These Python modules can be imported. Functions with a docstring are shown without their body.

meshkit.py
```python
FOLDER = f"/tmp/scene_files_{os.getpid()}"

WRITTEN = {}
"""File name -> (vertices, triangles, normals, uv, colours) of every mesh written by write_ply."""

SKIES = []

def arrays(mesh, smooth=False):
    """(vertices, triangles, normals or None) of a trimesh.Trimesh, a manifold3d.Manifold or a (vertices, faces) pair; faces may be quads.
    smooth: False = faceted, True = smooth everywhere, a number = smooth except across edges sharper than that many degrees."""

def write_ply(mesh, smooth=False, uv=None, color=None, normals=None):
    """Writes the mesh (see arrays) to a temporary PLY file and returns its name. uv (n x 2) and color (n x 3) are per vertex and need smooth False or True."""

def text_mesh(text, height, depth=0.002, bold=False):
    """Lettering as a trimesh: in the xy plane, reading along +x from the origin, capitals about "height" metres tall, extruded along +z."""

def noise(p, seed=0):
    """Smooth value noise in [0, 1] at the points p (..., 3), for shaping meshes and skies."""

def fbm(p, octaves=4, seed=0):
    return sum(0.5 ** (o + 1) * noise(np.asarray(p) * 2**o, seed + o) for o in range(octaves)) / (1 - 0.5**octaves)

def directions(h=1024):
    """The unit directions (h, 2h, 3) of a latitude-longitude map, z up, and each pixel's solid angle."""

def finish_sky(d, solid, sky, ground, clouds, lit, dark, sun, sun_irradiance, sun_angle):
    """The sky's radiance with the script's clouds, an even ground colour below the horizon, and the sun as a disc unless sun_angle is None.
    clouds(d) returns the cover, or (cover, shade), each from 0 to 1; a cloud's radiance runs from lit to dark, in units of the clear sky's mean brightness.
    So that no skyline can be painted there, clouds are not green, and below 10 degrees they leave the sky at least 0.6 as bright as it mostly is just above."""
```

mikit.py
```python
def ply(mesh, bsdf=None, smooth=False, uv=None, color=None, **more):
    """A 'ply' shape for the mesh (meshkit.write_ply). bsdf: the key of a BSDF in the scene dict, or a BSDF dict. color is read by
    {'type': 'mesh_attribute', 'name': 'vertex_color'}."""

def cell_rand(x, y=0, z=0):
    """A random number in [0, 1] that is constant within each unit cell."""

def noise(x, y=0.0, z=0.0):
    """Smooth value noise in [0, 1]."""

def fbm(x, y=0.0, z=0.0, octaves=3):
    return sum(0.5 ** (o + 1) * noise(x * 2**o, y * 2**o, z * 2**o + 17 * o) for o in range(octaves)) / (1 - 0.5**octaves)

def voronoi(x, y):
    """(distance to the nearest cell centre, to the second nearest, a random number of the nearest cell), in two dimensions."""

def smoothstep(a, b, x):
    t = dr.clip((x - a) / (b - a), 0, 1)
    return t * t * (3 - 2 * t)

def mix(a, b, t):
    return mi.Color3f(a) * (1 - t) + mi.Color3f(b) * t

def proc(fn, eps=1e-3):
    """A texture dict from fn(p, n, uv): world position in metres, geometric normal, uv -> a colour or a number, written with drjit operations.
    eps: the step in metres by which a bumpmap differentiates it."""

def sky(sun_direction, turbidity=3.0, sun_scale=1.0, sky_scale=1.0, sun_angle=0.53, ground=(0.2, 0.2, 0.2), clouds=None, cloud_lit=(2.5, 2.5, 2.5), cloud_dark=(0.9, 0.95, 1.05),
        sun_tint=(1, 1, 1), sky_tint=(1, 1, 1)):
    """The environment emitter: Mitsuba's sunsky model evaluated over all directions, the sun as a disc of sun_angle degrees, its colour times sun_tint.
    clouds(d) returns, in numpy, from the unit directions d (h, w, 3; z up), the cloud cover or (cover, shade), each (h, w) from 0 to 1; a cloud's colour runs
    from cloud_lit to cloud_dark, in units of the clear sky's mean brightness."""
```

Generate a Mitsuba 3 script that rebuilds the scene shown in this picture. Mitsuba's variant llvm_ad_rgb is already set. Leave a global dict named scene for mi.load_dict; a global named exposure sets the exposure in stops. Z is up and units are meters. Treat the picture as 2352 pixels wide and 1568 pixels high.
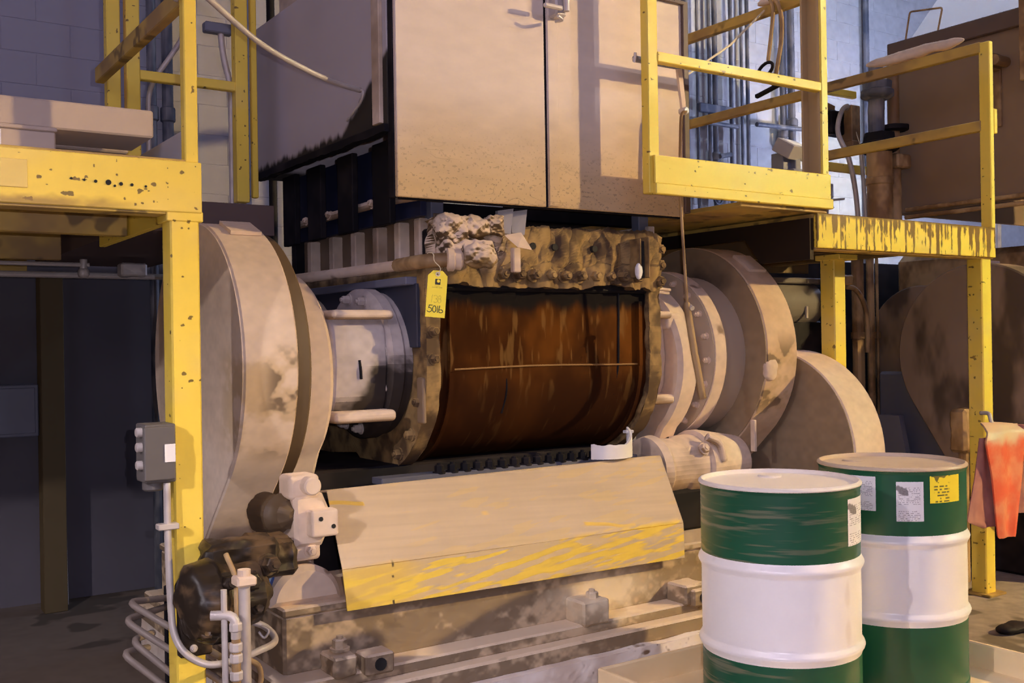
import math, random
import numpy as np, trimesh, drjit as dr, mitsuba as mi
import mikit, meshkit
from mikit import proc, noise, fbm, smoothstep, mix, cell_rand
from shapely.geometry import Polygon, Point
from shapely import affinity
from shapely.ops import unary_union

T = mi.ScalarTransform4f
scene, labels = {}, {}
rng = random.Random(7)

# ------------------------------------------------------------------ camera, light, exposure
TH, PH = math.radians(34.0), math.radians(0.9)
EYE = np.array([0.0, 0.0, 1.57])
FWD = np.array([math.sin(TH), math.cos(TH), 0.0])
RGT = np.array([math.cos(TH), -math.sin(TH), 0.0])
UP = np.array([0, 0, 1.0]) * math.cos(PH) + RGT * math.sin(PH)
scene['camera'] = {'type': 'perspective', 'fov': math.degrees(2 * math.atan(1176 / 2400.0)), 'fov_axis': 'x', 'near_clip': 0.05, 'far_clip': 100.0,
                   'to_world': T().look_at(origin=EYE.tolist(), target=(EYE + FWD).tolist(), up=UP.tolist())}
exposure = 0.07
LAMP_POS, LAMP_COL, LAMP_POW = (9.5, -1.2, 4.3), (1.0, 0.71, 0.31), 315.0      # warm sodium floodlight, front right
FILL_POS, FILL_COL, FILL_POW = (-2.4, 1.1, 3.05), (1.0, 0.89, 0.93), 39.0       # added fill lamp with a shade, left of the photographer
WORK_POS, WORK_COL, WORK_POW = (9.0, 5.4, 3.0), (0.50, 0.60, 1.0), 23.0    # cool work light by the back wall
ROOF_PANEL_COL, ROOF_PANEL_POW = (0.70, 0.62, 1.0), 0.08                             # fill light of the glowing panels added in the roof
WALL_PANEL_COL, WALL_PANEL_POW = (0.66, 0.58, 1.0), 2.0                                     # violet fill from glowing panels added high on the left and front walls
FLASH = (10.0, 9.3, 11.8)  # the photographer's flash, beside the lens

# ------------------------------------------------------------------ helpers: names, labels
used = {}


def numbered(key):
    k = used.get(key, -1) + 1
    used[key] = k
    return key if k == 0 else f'{key}_{k:03d}'


def thing(name, label, cat, group=None):
    key = numbered(name)
    labels[key] = {'label': label, 'category': cat}
    if group:
        labels[key]['group'] = group
    return key


def part(parent, name, mesh, mat, smooth=False, label=None, kind=None, **kw):
    key = numbered(f'{parent}__{name}')
    scene[key] = mikit.ply(mesh, mat, smooth, **kw)
    if label:
        labels[key] = {'label': label}
    if kind:
        labels.setdefault(key, {})['kind'] = kind
    return key


def single(name, mesh, mat, label, cat, smooth=False, group=None, **kw):
    key = thing(name, label, cat, group)
    scene[key] = mikit.ply(mesh, mat, smooth, **kw)
    return key


def struct(name, mesh, mat, smooth=False):
    scene[name] = mikit.ply(mesh, mat, smooth)
    used[name] = 0
    labels[name] = {'kind': 'structure'}
    return name


# ------------------------------------------------------------------ helpers: meshes
cat_ = trimesh.util.concatenate


def hull(pts):
    return trimesh.Trimesh(np.asarray(pts, float)).convex_hull if False else trimesh.convex.convex_hull(np.asarray(pts, float))


def box(x0, x1, y0, y1, z0, z1, b=0.004):
    """A box with chamfered edges."""
    b = min(b, 0.3 * min(x1 - x0, y1 - y0, z1 - z0))
    if b <= 0:
        m = trimesh.creation.box((x1 - x0, y1 - y0, z1 - z0))
        m.apply_translation(((x0 + x1) / 2, (y0 + y1) / 2, (z0 + z1) / 2))
        return m
    pts = []
    for sx, x in ((1, x0), (-1, x1)):
        for sy, y in ((1, y0), (-1, y1)):
            for sz, z in ((1, z0), (-1, z1)):
                pts += [(x, y + sy * b, z + sz * b), (x + sx * b, y, z + sz * b), (x + sx * b, y + sy * b, z)]
    return hull(pts)


def rbox(x0, x1, y0, y1, z0, z1, r, n=10):
    """A rounded box: hull of eight small spheres."""
    s = trimesh.creation.icosphere(subdivisions=2, radius=r).vertices
    pts = [s + [x, y, z] for x in (x0 + r, x1 - r) for y in (y0 + r, y1 - r) for z in (z0 + r, z1 - r)]
    return hull(np.vstack(pts))


def frame_of(d):
    d = np.asarray(d, float) / np.linalg.norm(d)
    a = np.cross(d, [0, 0, 1.0] if abs(d[2]) < 0.9 else [1.0, 0, 0])
    a /= np.linalg.norm(a)
    return d, a, np.cross(d, a)


def lathe(p0, axis, prof, n=32):
    """Revolves prof [(distance along axis, radius), ...] about the axis through p0."""
    d, a, b = frame_of(axis)
    p0 = np.asarray(p0, float)
    ang = np.arange(n) * 2 * np.pi / n
    ring = np.cos(ang)[:, None] * a + np.sin(ang)[:, None] * b
    v, f = [], []
    for t, r in prof:
        v.append(p0 + d * t + ring * r)
    k = len(prof)
    for i in range(k - 1):
        for j in range(n):
            q = (j + 1) % n
            f += [(i * n + j, i * n + q, (i + 1) * n + q), (i * n + j, (i + 1) * n + q, (i + 1) * n + j)]
    v = np.vstack(v + [[p0 + d * prof[0][0]], [p0 + d * prof[-1][0]]])
    for j in range(n):
        q = (j + 1) % n
        f += [(k * n, q, j), (k * n + 1, (k - 1) * n + j, (k - 1) * n + q)]
    m = trimesh.Trimesh(v, f, process=False)
    if m.volume < 0:
        m.invert()
    return m


def cyl(p0, p1, r, n=16, b=0.0):
    p0, p1 = np.asarray(p0, float), np.asarray(p1, float)
    L = np.linalg.norm(p1 - p0)
    prof = [(0, r), (L, r)] if b <= 0 else [(0, r - b), (b, r), (L - b, r), (L, r - b)]
    return lathe(p0, p1 - p0, prof, n)


def smooth_path(pts, k=6):
    """Catmull-Rom through the points."""
    P = np.asarray(pts, float)
    Q = np.vstack([2 * P[0] - P[1], P, 2 * P[-1] - P[-2]])
    out = []
    for i in range(1, len(Q) - 2):
        for t in np.arange(k) / k:
            a, b, c, d = Q[i - 1:i + 3]
            out.append(0.5 * (2 * b + (c - a) * t + (2 * a - 5 * b + 4 * c - d) * t**2 + (3 * b - a - 3 * c + d) * t**3))
    return np.array(out + [P[-1]])


def bends(pts, rad, k=5):
    """Rounds the inner corners of a polyline with radius about rad (pipe bends)."""
    P = [np.asarray(p, float) for p in pts]
    out = [P[0]]
    for a, b, c in zip(P, P[1:], P[2:]):
        la, lc = np.linalg.norm(a - b), np.linalg.norm(c - b)
        d = min(rad, 0.45 * la, 0.45 * lc)
        s, e = b + (a - b) / la * d, b + (c - b) / lc * d
        for t in np.linspace(0, 1, k):
            out.append((1 - t)**2 * s + 2 * t * (1 - t) * b + t * t * e)
    return np.array(out + [P[-1]])


def tube(pts, r, n=10):
    P = np.asarray(pts, float)
    m = len(P)
    rr = np.broadcast_to(r, m)
    tan = np.gradient(P, axis=0)
    tan /= np.linalg.norm(tan, axis=1, keepdims=True) + 1e-12
    _, a, _ = frame_of(tan[0])
    v, f = [], []
    for i in range(m):
        a = a - tan[i] * (a @ tan[i])
        a /= np.linalg.norm(a)
        b = np.cross(tan[i], a)
        ang = np.arange(n) * 2 * np.pi / n
        v.append(P[i] + rr[i] * (np.cos(ang)[:, None] * a + np.sin(ang)[:, None] * b))
    for i in range(m - 1):
        for j in range(n):
            q = (j + 1) % n
            f += [(i * n + j, i * n + q, (i + 1) * n + q), (i * n + j, (i + 1) * n + q, (i + 1) * n + j)]
    v = np.vstack(v + [[P[0]], [P[-1]]])
    for j in range(n):
        q = (j + 1) % n
        f += [(m * n, q, j), (m * n + 1, (m - 1) * n + j, (m - 1) * n + q)]
    t = trimesh.Trimesh(v, f, process=False)
    if t.volume < 0:
        t.invert()
    return t


def prism(poly, axis, lo, hi):
    """Extrudes a polygon; axis 'x': polygon in (y, z); 'y': (x, z); 'z': (x, y)."""
    poly = poly if isinstance(poly, Polygon) or hasattr(poly, 'geoms') else Polygon(poly)
    geoms = getattr(poly, 'geoms', [poly])
    m = cat_([trimesh.creation.extrude_polygon(g, hi - lo, engine='earcut') for g in geoms])
    v = np.array(m.vertices)
    a, b, c = v[:, 0], v[:, 1], v[:, 2] + lo
    m.vertices = {'x': np.stack([c, a, b], 1), 'y': np.stack([a, c, b], 1), 'z': np.stack([a, b, c], 1)}[axis]
    if m.volume < 0:
        m.invert()
    return m


def rprism(poly, axis, lo, hi, b):
    """As prism, with chamfered rims (convex-ish outlines)."""
    poly = poly if isinstance(poly, Polygon) else Polygon(poly)
    ins = poly.buffer(-b)
    rings = [np.array(ins.exterior.coords)[:-1], np.array(poly.exterior.coords)[:-1]]
    N = 96
    def res(pl):
        L = pl.exterior.length
        o = np.array([pl.exterior.interpolate(t * L).coords[0] for t in (np.arange(N) / N)])
        return o
    ro = res(poly)
    cen = np.array(poly.centroid.coords[0])
    # match the inner ring to the outer by nearest point
    ri = np.array([ins.exterior.interpolate(ins.exterior.project(Point(q))).coords[0] for q in ro])
    layers = [(ri, lo), (ro, lo + b), (ro, hi - b), (ri, hi)]
    def put(q, h):
        hh = np.full(len(q), h)
        return {'x': np.stack([hh, q[:, 0], q[:, 1]], 1), 'y': np.stack([q[:, 0], hh, q[:, 1]], 1), 'z': np.stack([q[:, 0], q[:, 1], hh], 1)}[axis]
    v = np.vstack([put(q, h) for q, h in layers] + [put(cen[None], lo), put(cen[None], hi)])
    f = []
    for i in range(3):
        for j in range(N):
            q = (j + 1) % N
            f += [(i * N + j, i * N + q, (i + 1) * N + q), (i * N + j, (i + 1) * N + q, (i + 1) * N + j)]
    for j in range(N):
        q = (j + 1) % N
        f += [(4 * N, q, j), (4 * N + 1, 3 * N + j, 3 * N + q)]
    m = trimesh.Trimesh(v, f, process=False)
    if m.volume < 0:
        m.invert()
    return m


def sheet(P, t):
    """A sheet of thickness t through the grid of points P (m, n, 3)."""
    P = np.asarray(P, float)
    m, n = P.shape[:2]
    du, dv = np.gradient(P, axis=0), np.gradient(P, axis=1)
    N = np.cross(du, dv)
    N /= np.linalg.norm(N, axis=2, keepdims=True) + 1e-12
    A, B = (P + N * t / 2).reshape(-1, 3), (P - N * t / 2).reshape(-1, 3)
    f = []
    k = m * n
    for i in range(m - 1):
        for j in range(n - 1):
            a, b, c, d = i * n + j, i * n + j + 1, (i + 1) * n + j + 1, (i + 1) * n + j
            f += [(a, c, b), (a, d, c), (k + a, k + b, k + c), (k + a, k + c, k + d)]
    rim = [i * n for i in range(m)] + [(m - 1) * n + j for j in range(1, n)] + [i * n + n - 1 for i in range(m - 2, -1, -1)] + [j for j in range(n - 2, 0, -1)]
    for a, b in zip(rim, rim[1:] + rim[:1]):
        f += [(a, b, k + b), (a, k + b, k + a)]
    out = trimesh.Trimesh(np.vstack([A, B]), f, process=False)
    if out.volume < 0:
        out.invert()
    return out


def grid(c00, c10, c01, c11, m, n):
    """Bilinear grid (m, n, 3) between four corners: first index from c00 to c10, second from c00 to c01."""
    s, t = np.linspace(0, 1, m)[:, None, None], np.linspace(0, 1, n)[None, :, None]
    c = [np.asarray(q, float) for q in (c00, c10, c01, c11)]
    return (1 - s) * (1 - t) * c[0] + s * (1 - t) * c[1] + (1 - s) * t * c[2] + s * t * c[3]


def rough(m, amp, freq, seed=0, edge=None):
    """Subdivides and pushes the surface out and in by noise: crust, grease, rubble."""
    if edge:
        v, f = trimesh.remesh.subdivide_to_size(m.vertices, m.faces, edge, max_iter=12)
        m = trimesh.Trimesh(v, f)
    m = m.copy()
    m.merge_vertices()
    nrm = m.vertex_normals
    d = meshkit.fbm(m.vertices * freq, 3, seed) - 0.5
    m.vertices = m.vertices + nrm * (d * 2 * amp)[:, None]
    return m


def blob(c, rad, amp, freq, seed=0, sub=4):
    m = trimesh.creation.icosphere(subdivisions=sub)
    v = m.vertices
    s = np.sign(v) * np.abs(v) ** 0.8
    m.vertices = s * np.asarray(rad) + np.asarray(c)
    return rough(m, amp, freq, seed)


def hexbolt(c, axis, r, h, washer=True):
    d = np.asarray(axis, float) / np.linalg.norm(axis)
    c = np.asarray(c, float)
    w = r * 0.25 if washer else 0
    ms = [lathe(c + d * w, d, [(0, r), (h * 0.85, r), (h, r * 0.8)], 6)]
    if washer:
        ms.append(lathe(c - d * 0.004, d, [(0, r * 1.35), (w + 0.004, r * 1.35)], 14))
    ms.append(lathe(c, d, [(0, r * 0.5), (h * 1.5, r * 0.5)], 8))
    return cat_(ms)


# ------------------------------------------------------------------ materials
def mat(name, color, rough_=0.7, metallic=0.0, clearcoat=0.0, bump=None, scale=1.0, spec=0.5, eps=2e-3):
    d = {'type': 'principled', 'base_color': color if isinstance(color, dict) else {'type': 'rgb', 'value': list(color)}, 'roughness': rough_, 'metallic': metallic,
         'specular': spec}
    if clearcoat:
        d['clearcoat'] = clearcoat
        d['clearcoat_gloss'] = 0.9
    if bump is not None:
        d = {'type': 'bumpmap', 'arbitrary': proc(bump, eps), 'scale': scale, 'inner': d}
    scene[name] = {'type': 'twosided', 'inner': d}
    return name


def C(*a):
    return mi.Color3f(*a)


def f_dust(p, n, uv):
    a = fbm(p.x * 2.2, p.y * 2.2, p.z * 2.2)
    b = fbm(p.x * 30, p.y * 30, p.z * 30, 2)
    c = mix(C(0.60, 0.46, 0.335), C(0.70, 0.565, 0.43), smoothstep(0.3, 0.7, a))
    c = c * (0.9 + 0.2 * b)
    oil = fbm(p.x * 5 + 9, p.y * 5, p.z * 7 + 3, 4)
    return mix(c, C(0.17, 0.105, 0.06), smoothstep(0.70, 0.77, oil) * 0.8)


def f_casting(p, n, uv):
    """Dust lies on what faces up; oily dark iron below."""
    a = fbm(p.x * 4, p.y * 4, p.z * 4)
    k = smoothstep(-0.55, 0.40, n.z + (a - 0.5) * 1.5)
    c = mix(C(0.26, 0.18, 0.115), C(0.66, 0.53, 0.41), k)
    g = fbm(p.x * 24, p.y * 24, p.z * 24, 2)
    return c * (0.82 + 0.36 * g)


def f_hood(p, n, uv):
    a = fbm(p.x * 1.6, p.y * 1.6, p.z * 1.6)
    low = smoothstep(2.75, 2.2, p.z + (a - 0.5) * 0.25)
    c = mix(C(0.63, 0.53, 0.44), C(0.50, 0.355, 0.185), low)
    s = fbm(p.x * 95, p.y * 95, p.z * 95, 3)
    speck = smoothstep(0.64, 0.74, s) * smoothstep(2.55, 2.25, p.z)
    w = fbm(p.x * 5 + 4, p.y * 5, p.z * 13, 3)
    crack = smoothstep(0.012, 0.004, dr.abs(w - 0.52)) * smoothstep(2.5, 2.36, p.z) * smoothstep(0.45, 0.6, fbm(p.x * 3 + 7, p.z * 3, 2.0, 2))
    c = c * (0.92 + 0.16 * fbm(p.x * 9, p.y * 9, p.z * 22, 3))
    return mix(c, C(0.14, 0.09, 0.05), dr.minimum(1.0, speck * 0.4 + crack * 0.5))


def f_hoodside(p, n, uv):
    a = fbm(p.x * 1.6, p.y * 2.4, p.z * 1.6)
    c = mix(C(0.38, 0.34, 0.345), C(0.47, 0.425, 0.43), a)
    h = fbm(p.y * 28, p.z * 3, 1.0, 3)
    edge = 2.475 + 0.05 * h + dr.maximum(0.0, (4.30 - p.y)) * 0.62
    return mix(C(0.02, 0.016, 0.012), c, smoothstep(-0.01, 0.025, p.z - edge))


def f_yellow(p, n, uv):
    a = fbm(p.x * 3, p.y * 3, p.z * 3)
    c = mix(C(0.79, 0.55, 0.05), C(0.83, 0.63, 0.10), a)
    dust = smoothstep(0.5, 0.72, fbm(p.x * 4 + 5, p.y * 4, p.z * 5, 3))
    c = mix(c, C(0.74, 0.55, 0.17), 0.35 * dust)
    chip = smoothstep(0.745, 0.77, fbm(p.x * 42, p.y * 42, p.z * 42, 3))
    return mix(c, C(0.10, 0.055, 0.02), chip * 0.85)


def f_shadedyellow(p, n, uv):
    """Yellow paint under grime, browned further to read as unlit."""
    a = fbm(p.x * 4, p.y * 4, p.z * 4, 4)
    c = mix(C(0.46, 0.31, 0.06), C(0.27, 0.17, 0.06), smoothstep(0.35, 0.68, a))
    return mix(c, C(0.05, 0.03, 0.015), smoothstep(0.6, 0.7, fbm(p.x * 9 + 3, p.y * 9, p.z * 9, 3)) * 0.7)


def f_drips(p, n, uv):
    """Yellow beam with dark drips that run down from its top edge."""
    c = f_yellow(p, n, uv)
    col = fbm(p.x * 62, p.y * 62, 3.0, 2)
    top = smoothstep(2.06, 2.19, p.z)
    wide = smoothstep(4.45, 5.2, p.x + (fbm(p.x * 3, p.z * 3, 1.0, 2) - 0.5))
    spk = fbm(p.x * 60, p.y * 60, p.z * 22, 3)
    k = smoothstep(0.53, 0.62, col + 0.17 * top - 0.10 + 0.05 * wide + 0.5 * (spk - 0.5))
    k = dr.maximum(k, smoothstep(2.185, 2.208, p.z + 0.02 * (fbm(p.x * 12, 1.0, 1.0, 2) - 0.5)))
    return mix(c, C(0.085, 0.042, 0.008), k * 0.92)


def f_rust(p, n, uv):
    a = fbm(p.x * 5, p.y * 2.5, p.z * 2.5, 4)
    s = fbm(p.x * 38, p.y * 6, p.z * 6, 3)
    c = mix(C(0.034, 0.0100, 0.0025), C(0.098, 0.031, 0.005), smoothstep(0.35, 0.7, a))
    c = mix(c, C(0.16, 0.085, 0.028), smoothstep(0.58, 0.74, s) * 0.55)
    low = smoothstep(1.50, 1.28, p.z)  # darker towards the underside of the bowl: shade added to the rust tone
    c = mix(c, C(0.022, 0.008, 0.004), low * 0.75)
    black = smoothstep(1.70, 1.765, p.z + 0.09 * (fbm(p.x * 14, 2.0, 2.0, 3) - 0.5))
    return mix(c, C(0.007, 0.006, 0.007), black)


def f_crust(p, n, uv):
    a = fbm(p.x * 12, p.y * 12, p.z * 9, 4)
    k = smoothstep(0.3, 0.7, a + 0.25 * n.z)
    c = mix(C(0.065, 0.038, 0.018), C(0.29, 0.19, 0.075), k)
    dusty = smoothstep(2.75, 2.42, p.x + 0.25 * (a - 0.5)) * smoothstep(1.86, 1.97, p.z)
    return mix(c, C(0.66, 0.52, 0.38), dusty * smoothstep(-0.3, 0.3, n.z + a - 0.4))


def f_grease(p, n, uv):
    a = fbm(p.x * 14, p.y * 14, p.z * 14, 4)
    return mix(C(0.018, 0.012, 0.008), C(0.10, 0.062, 0.032), smoothstep(0.45, 0.75, a + 0.12 * n.z))


def f_black(p, n, uv):
    a = fbm(p.x * 6, p.y * 6, p.z * 6, 3)
    return mix(C(0.006, 0.006, 0.009), C(0.022, 0.018, 0.020), smoothstep(0.4, 0.8, a + 0.2 * n.z))


def f_base(p, n, uv):
    """Bedplate: dark oily iron, caked dust in splashes, lighter on ledges."""
    a = fbm(p.x * 3, p.y * 3, p.z * 5, 4)
    s = fbm(p.x * 22, p.y * 22, p.z * 22, 3)
    k = smoothstep(0.50, 0.68, a * 0.55 + s * 0.45)
    c = mix(C(0.20, 0.145, 0.09), C(0.50, 0.385, 0.25), k)
    c = mix(c, C(0.66, 0.53, 0.38), smoothstep(0.25, 0.7, n.z + (s - 0.5)))
    dx, dz = (p.x - 3.0) / 0.28, (p.z - 0.43) / 0.11
    patch = smoothstep(1.3, 0.3, dr.sqrt(dx * dx + dz * dz) + 1.2 * (s - 0.5))
    return mix(c, C(0.78, 0.66, 0.47), patch * 0.85)


def f_plinth(p, n, uv):
    a = fbm(p.x * 5, p.y * 5, p.z * 5, 4)
    s = fbm(p.x * 30, p.y * 30, p.z * 30, 2)
    c = mix(C(0.58, 0.48, 0.40), C(0.78, 0.71, 0.64), smoothstep(0.35, 0.65, a))
    return mix(c, C(0.22, 0.15, 0.10), smoothstep(0.62, 0.72, s * 0.5 + a * 0.5))


def f_guard(p, n, uv):
    """Shaft guard: yellow paint under wiped dust, thick on the slope, thin on the flap."""
    a = fbm(p.x * 3, p.y * 3, p.z * 3, 3)
    wipe = fbm(p.x * 4 + p.z * 14, p.z * 46 - p.x * 7, 1.0, 3)
    flap = smoothstep(0.725, 0.70, p.z + 0.012 * (fbm(p.x * 9, 1.0, 1.0, 2) - 0.5))
    line = fbm(p.x * 3, p.z * 90 + p.x * 4, 2.0, 2)
    dust = mix(C(0.50, 0.385, 0.245), C(0.58, 0.46, 0.32), a) * (0.94 + 0.12 * line)
    yel = mix(C(0.80, 0.57, 0.06), C(0.66, 0.46, 0.10), smoothstep(0.4, 0.65, wipe))
    clean = smoothstep(2.1, 1.9, p.x)
    k = flap * dr.maximum(clean, smoothstep(0.40, 0.52, 1.0 - wipe + 0.25 * (a - 0.5)))
    stroke = smoothstep(0.60, 0.66, wipe) * 0.25 * (1 - clean)
    c = mix(dust, yel, dr.maximum(k * 0.92, stroke))
    sc = smoothstep(0.010, 0.004, dr.abs(p.z - 0.86 + (p.x - 2.2) * 0.16 + 0.05 * (fbm(p.x * 6, 3.0, 3.0, 2) - 0.5))) * smoothstep(0.55, 0.62, fbm(p.x * 5, 6.0, 2.0, 2)) * (1 - flap)
    c = mix(c, C(0.74, 0.50, 0.06), sc * 0.8)
    seam = smoothstep(0.006, 0.003, dr.abs(p.x - 1.885 - 0.004 * noise(p.z * 60, 1.0, 1.0))) * flap * smoothstep(0.4, 0.5, noise(p.z * 50, 2.0, 2.0))
    return mix(c, C(0.08, 0.05, 0.02), seam)


def f_steel(p, n, uv):
    a = fbm(p.x * 16, p.y * 16, p.z * 16, 3)
    return mix(C(0.40, 0.35, 0.33), C(0.62, 0.56, 0.50), a + 0.2 * n.z)


def f_pipe(p, n, uv):
    a = fbm(p.x * 14, p.y * 14, p.z * 6, 3)
    return mix(C(0.055, 0.065, 0.095), C(0.17, 0.17, 0.19), smoothstep(0.35, 0.75, a))


def f_brownpipe(p, n, uv):
    a = fbm(p.x * 9, p.y * 9, p.z * 5, 4)
    return mix(C(0.15, 0.085, 0.035), C(0.40, 0.27, 0.13), smoothstep(0.35, 0.68, a))


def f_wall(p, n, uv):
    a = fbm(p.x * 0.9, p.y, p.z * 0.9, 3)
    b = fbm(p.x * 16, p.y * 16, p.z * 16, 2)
    lo = smoothstep(2.15, 2.05, p.z)  # wall darkened below deck height, shade put into the colour
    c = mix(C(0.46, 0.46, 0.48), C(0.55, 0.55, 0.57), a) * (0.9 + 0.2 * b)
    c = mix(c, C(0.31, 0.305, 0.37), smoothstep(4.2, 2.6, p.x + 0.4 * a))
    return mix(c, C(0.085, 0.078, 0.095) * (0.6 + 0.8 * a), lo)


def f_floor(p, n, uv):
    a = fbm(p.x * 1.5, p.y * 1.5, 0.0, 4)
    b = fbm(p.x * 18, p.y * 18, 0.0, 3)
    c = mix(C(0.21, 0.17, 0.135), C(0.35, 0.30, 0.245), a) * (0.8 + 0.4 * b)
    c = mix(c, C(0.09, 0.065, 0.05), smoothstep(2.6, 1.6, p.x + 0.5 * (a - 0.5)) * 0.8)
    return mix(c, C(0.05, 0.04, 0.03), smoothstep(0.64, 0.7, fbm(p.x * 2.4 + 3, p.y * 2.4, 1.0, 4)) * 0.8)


def f_tan(p, n, uv):
    a = fbm(p.x * 7, p.y * 7, p.z * 7, 4)
    return mix(C(0.74, 0.54, 0.28), C(0.84, 0.67, 0.41), a)


def f_green(p, n, uv):
    a = fbm(p.x * 3, p.y * 3, p.z * 3, 3)
    sc = fbm(p.x * 6, p.y * 6, p.z * 60, 3)
    c = mix(C(0.004, 0.055, 0.028), C(0.008, 0.085, 0.042), a)
    dirt = smoothstep(0.50, 0.72, sc) * smoothstep(3.05, 2.70, p.x + 0.5 * (a - 0.5))
    return mix(c, C(0.24, 0.19, 0.13), 0.02 + 0.42 * dirt)


def f_greenclean(p, n, uv):
    a = fbm(p.x * 3, p.y * 3, p.z * 3, 3)
    c = mix(C(0.004, 0.058, 0.028), C(0.008, 0.085, 0.042), a)
    return mix(c, C(0.22, 0.20, 0.14), 0.05 * a)


def f_white(p, n, uv):
    a = fbm(p.x * 4, p.y * 4, p.z * 4, 3)
    s = fbm(p.x * 14, p.y * 14, p.z * 5, 3)
    c = mix(C(0.80, 0.76, 0.72), C(0.86, 0.82, 0.79), a)
    return mix(c, C(0.56, 0.48, 0.42), smoothstep(0.66, 0.80, s) * 0.3)


def f_lid(p, n, uv):
    a = fbm(p.x * 5, p.y * 5, 0.0, 4)
    return mix(C(0.80, 0.74, 0.66), C(0.46, 0.34, 0.22), dr.maximum(smoothstep(3.25, 3.45, p.x) * (0.75 + 0.25 * a), 0.15))


def f_red(p, n, uv):
    a = fbm(p.x * 12, p.y * 12, p.z * 9, 4)
    c = mix(C(0.70, 0.11, 0.05), C(0.76, 0.26, 0.13), smoothstep(0.35, 0.75, a))
    return mix(c, C(0.66, 0.46, 0.30), smoothstep(0.90, 1.0, p.z + 0.12 * (a - 0.5)))


def f_redin(p, n, uv):
    a = fbm(p.x * 12, p.y * 12, p.z * 12, 3)
    return mix(C(0.25, 0.085, 0.09), C(0.40, 0.20, 0.16), a)


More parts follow.
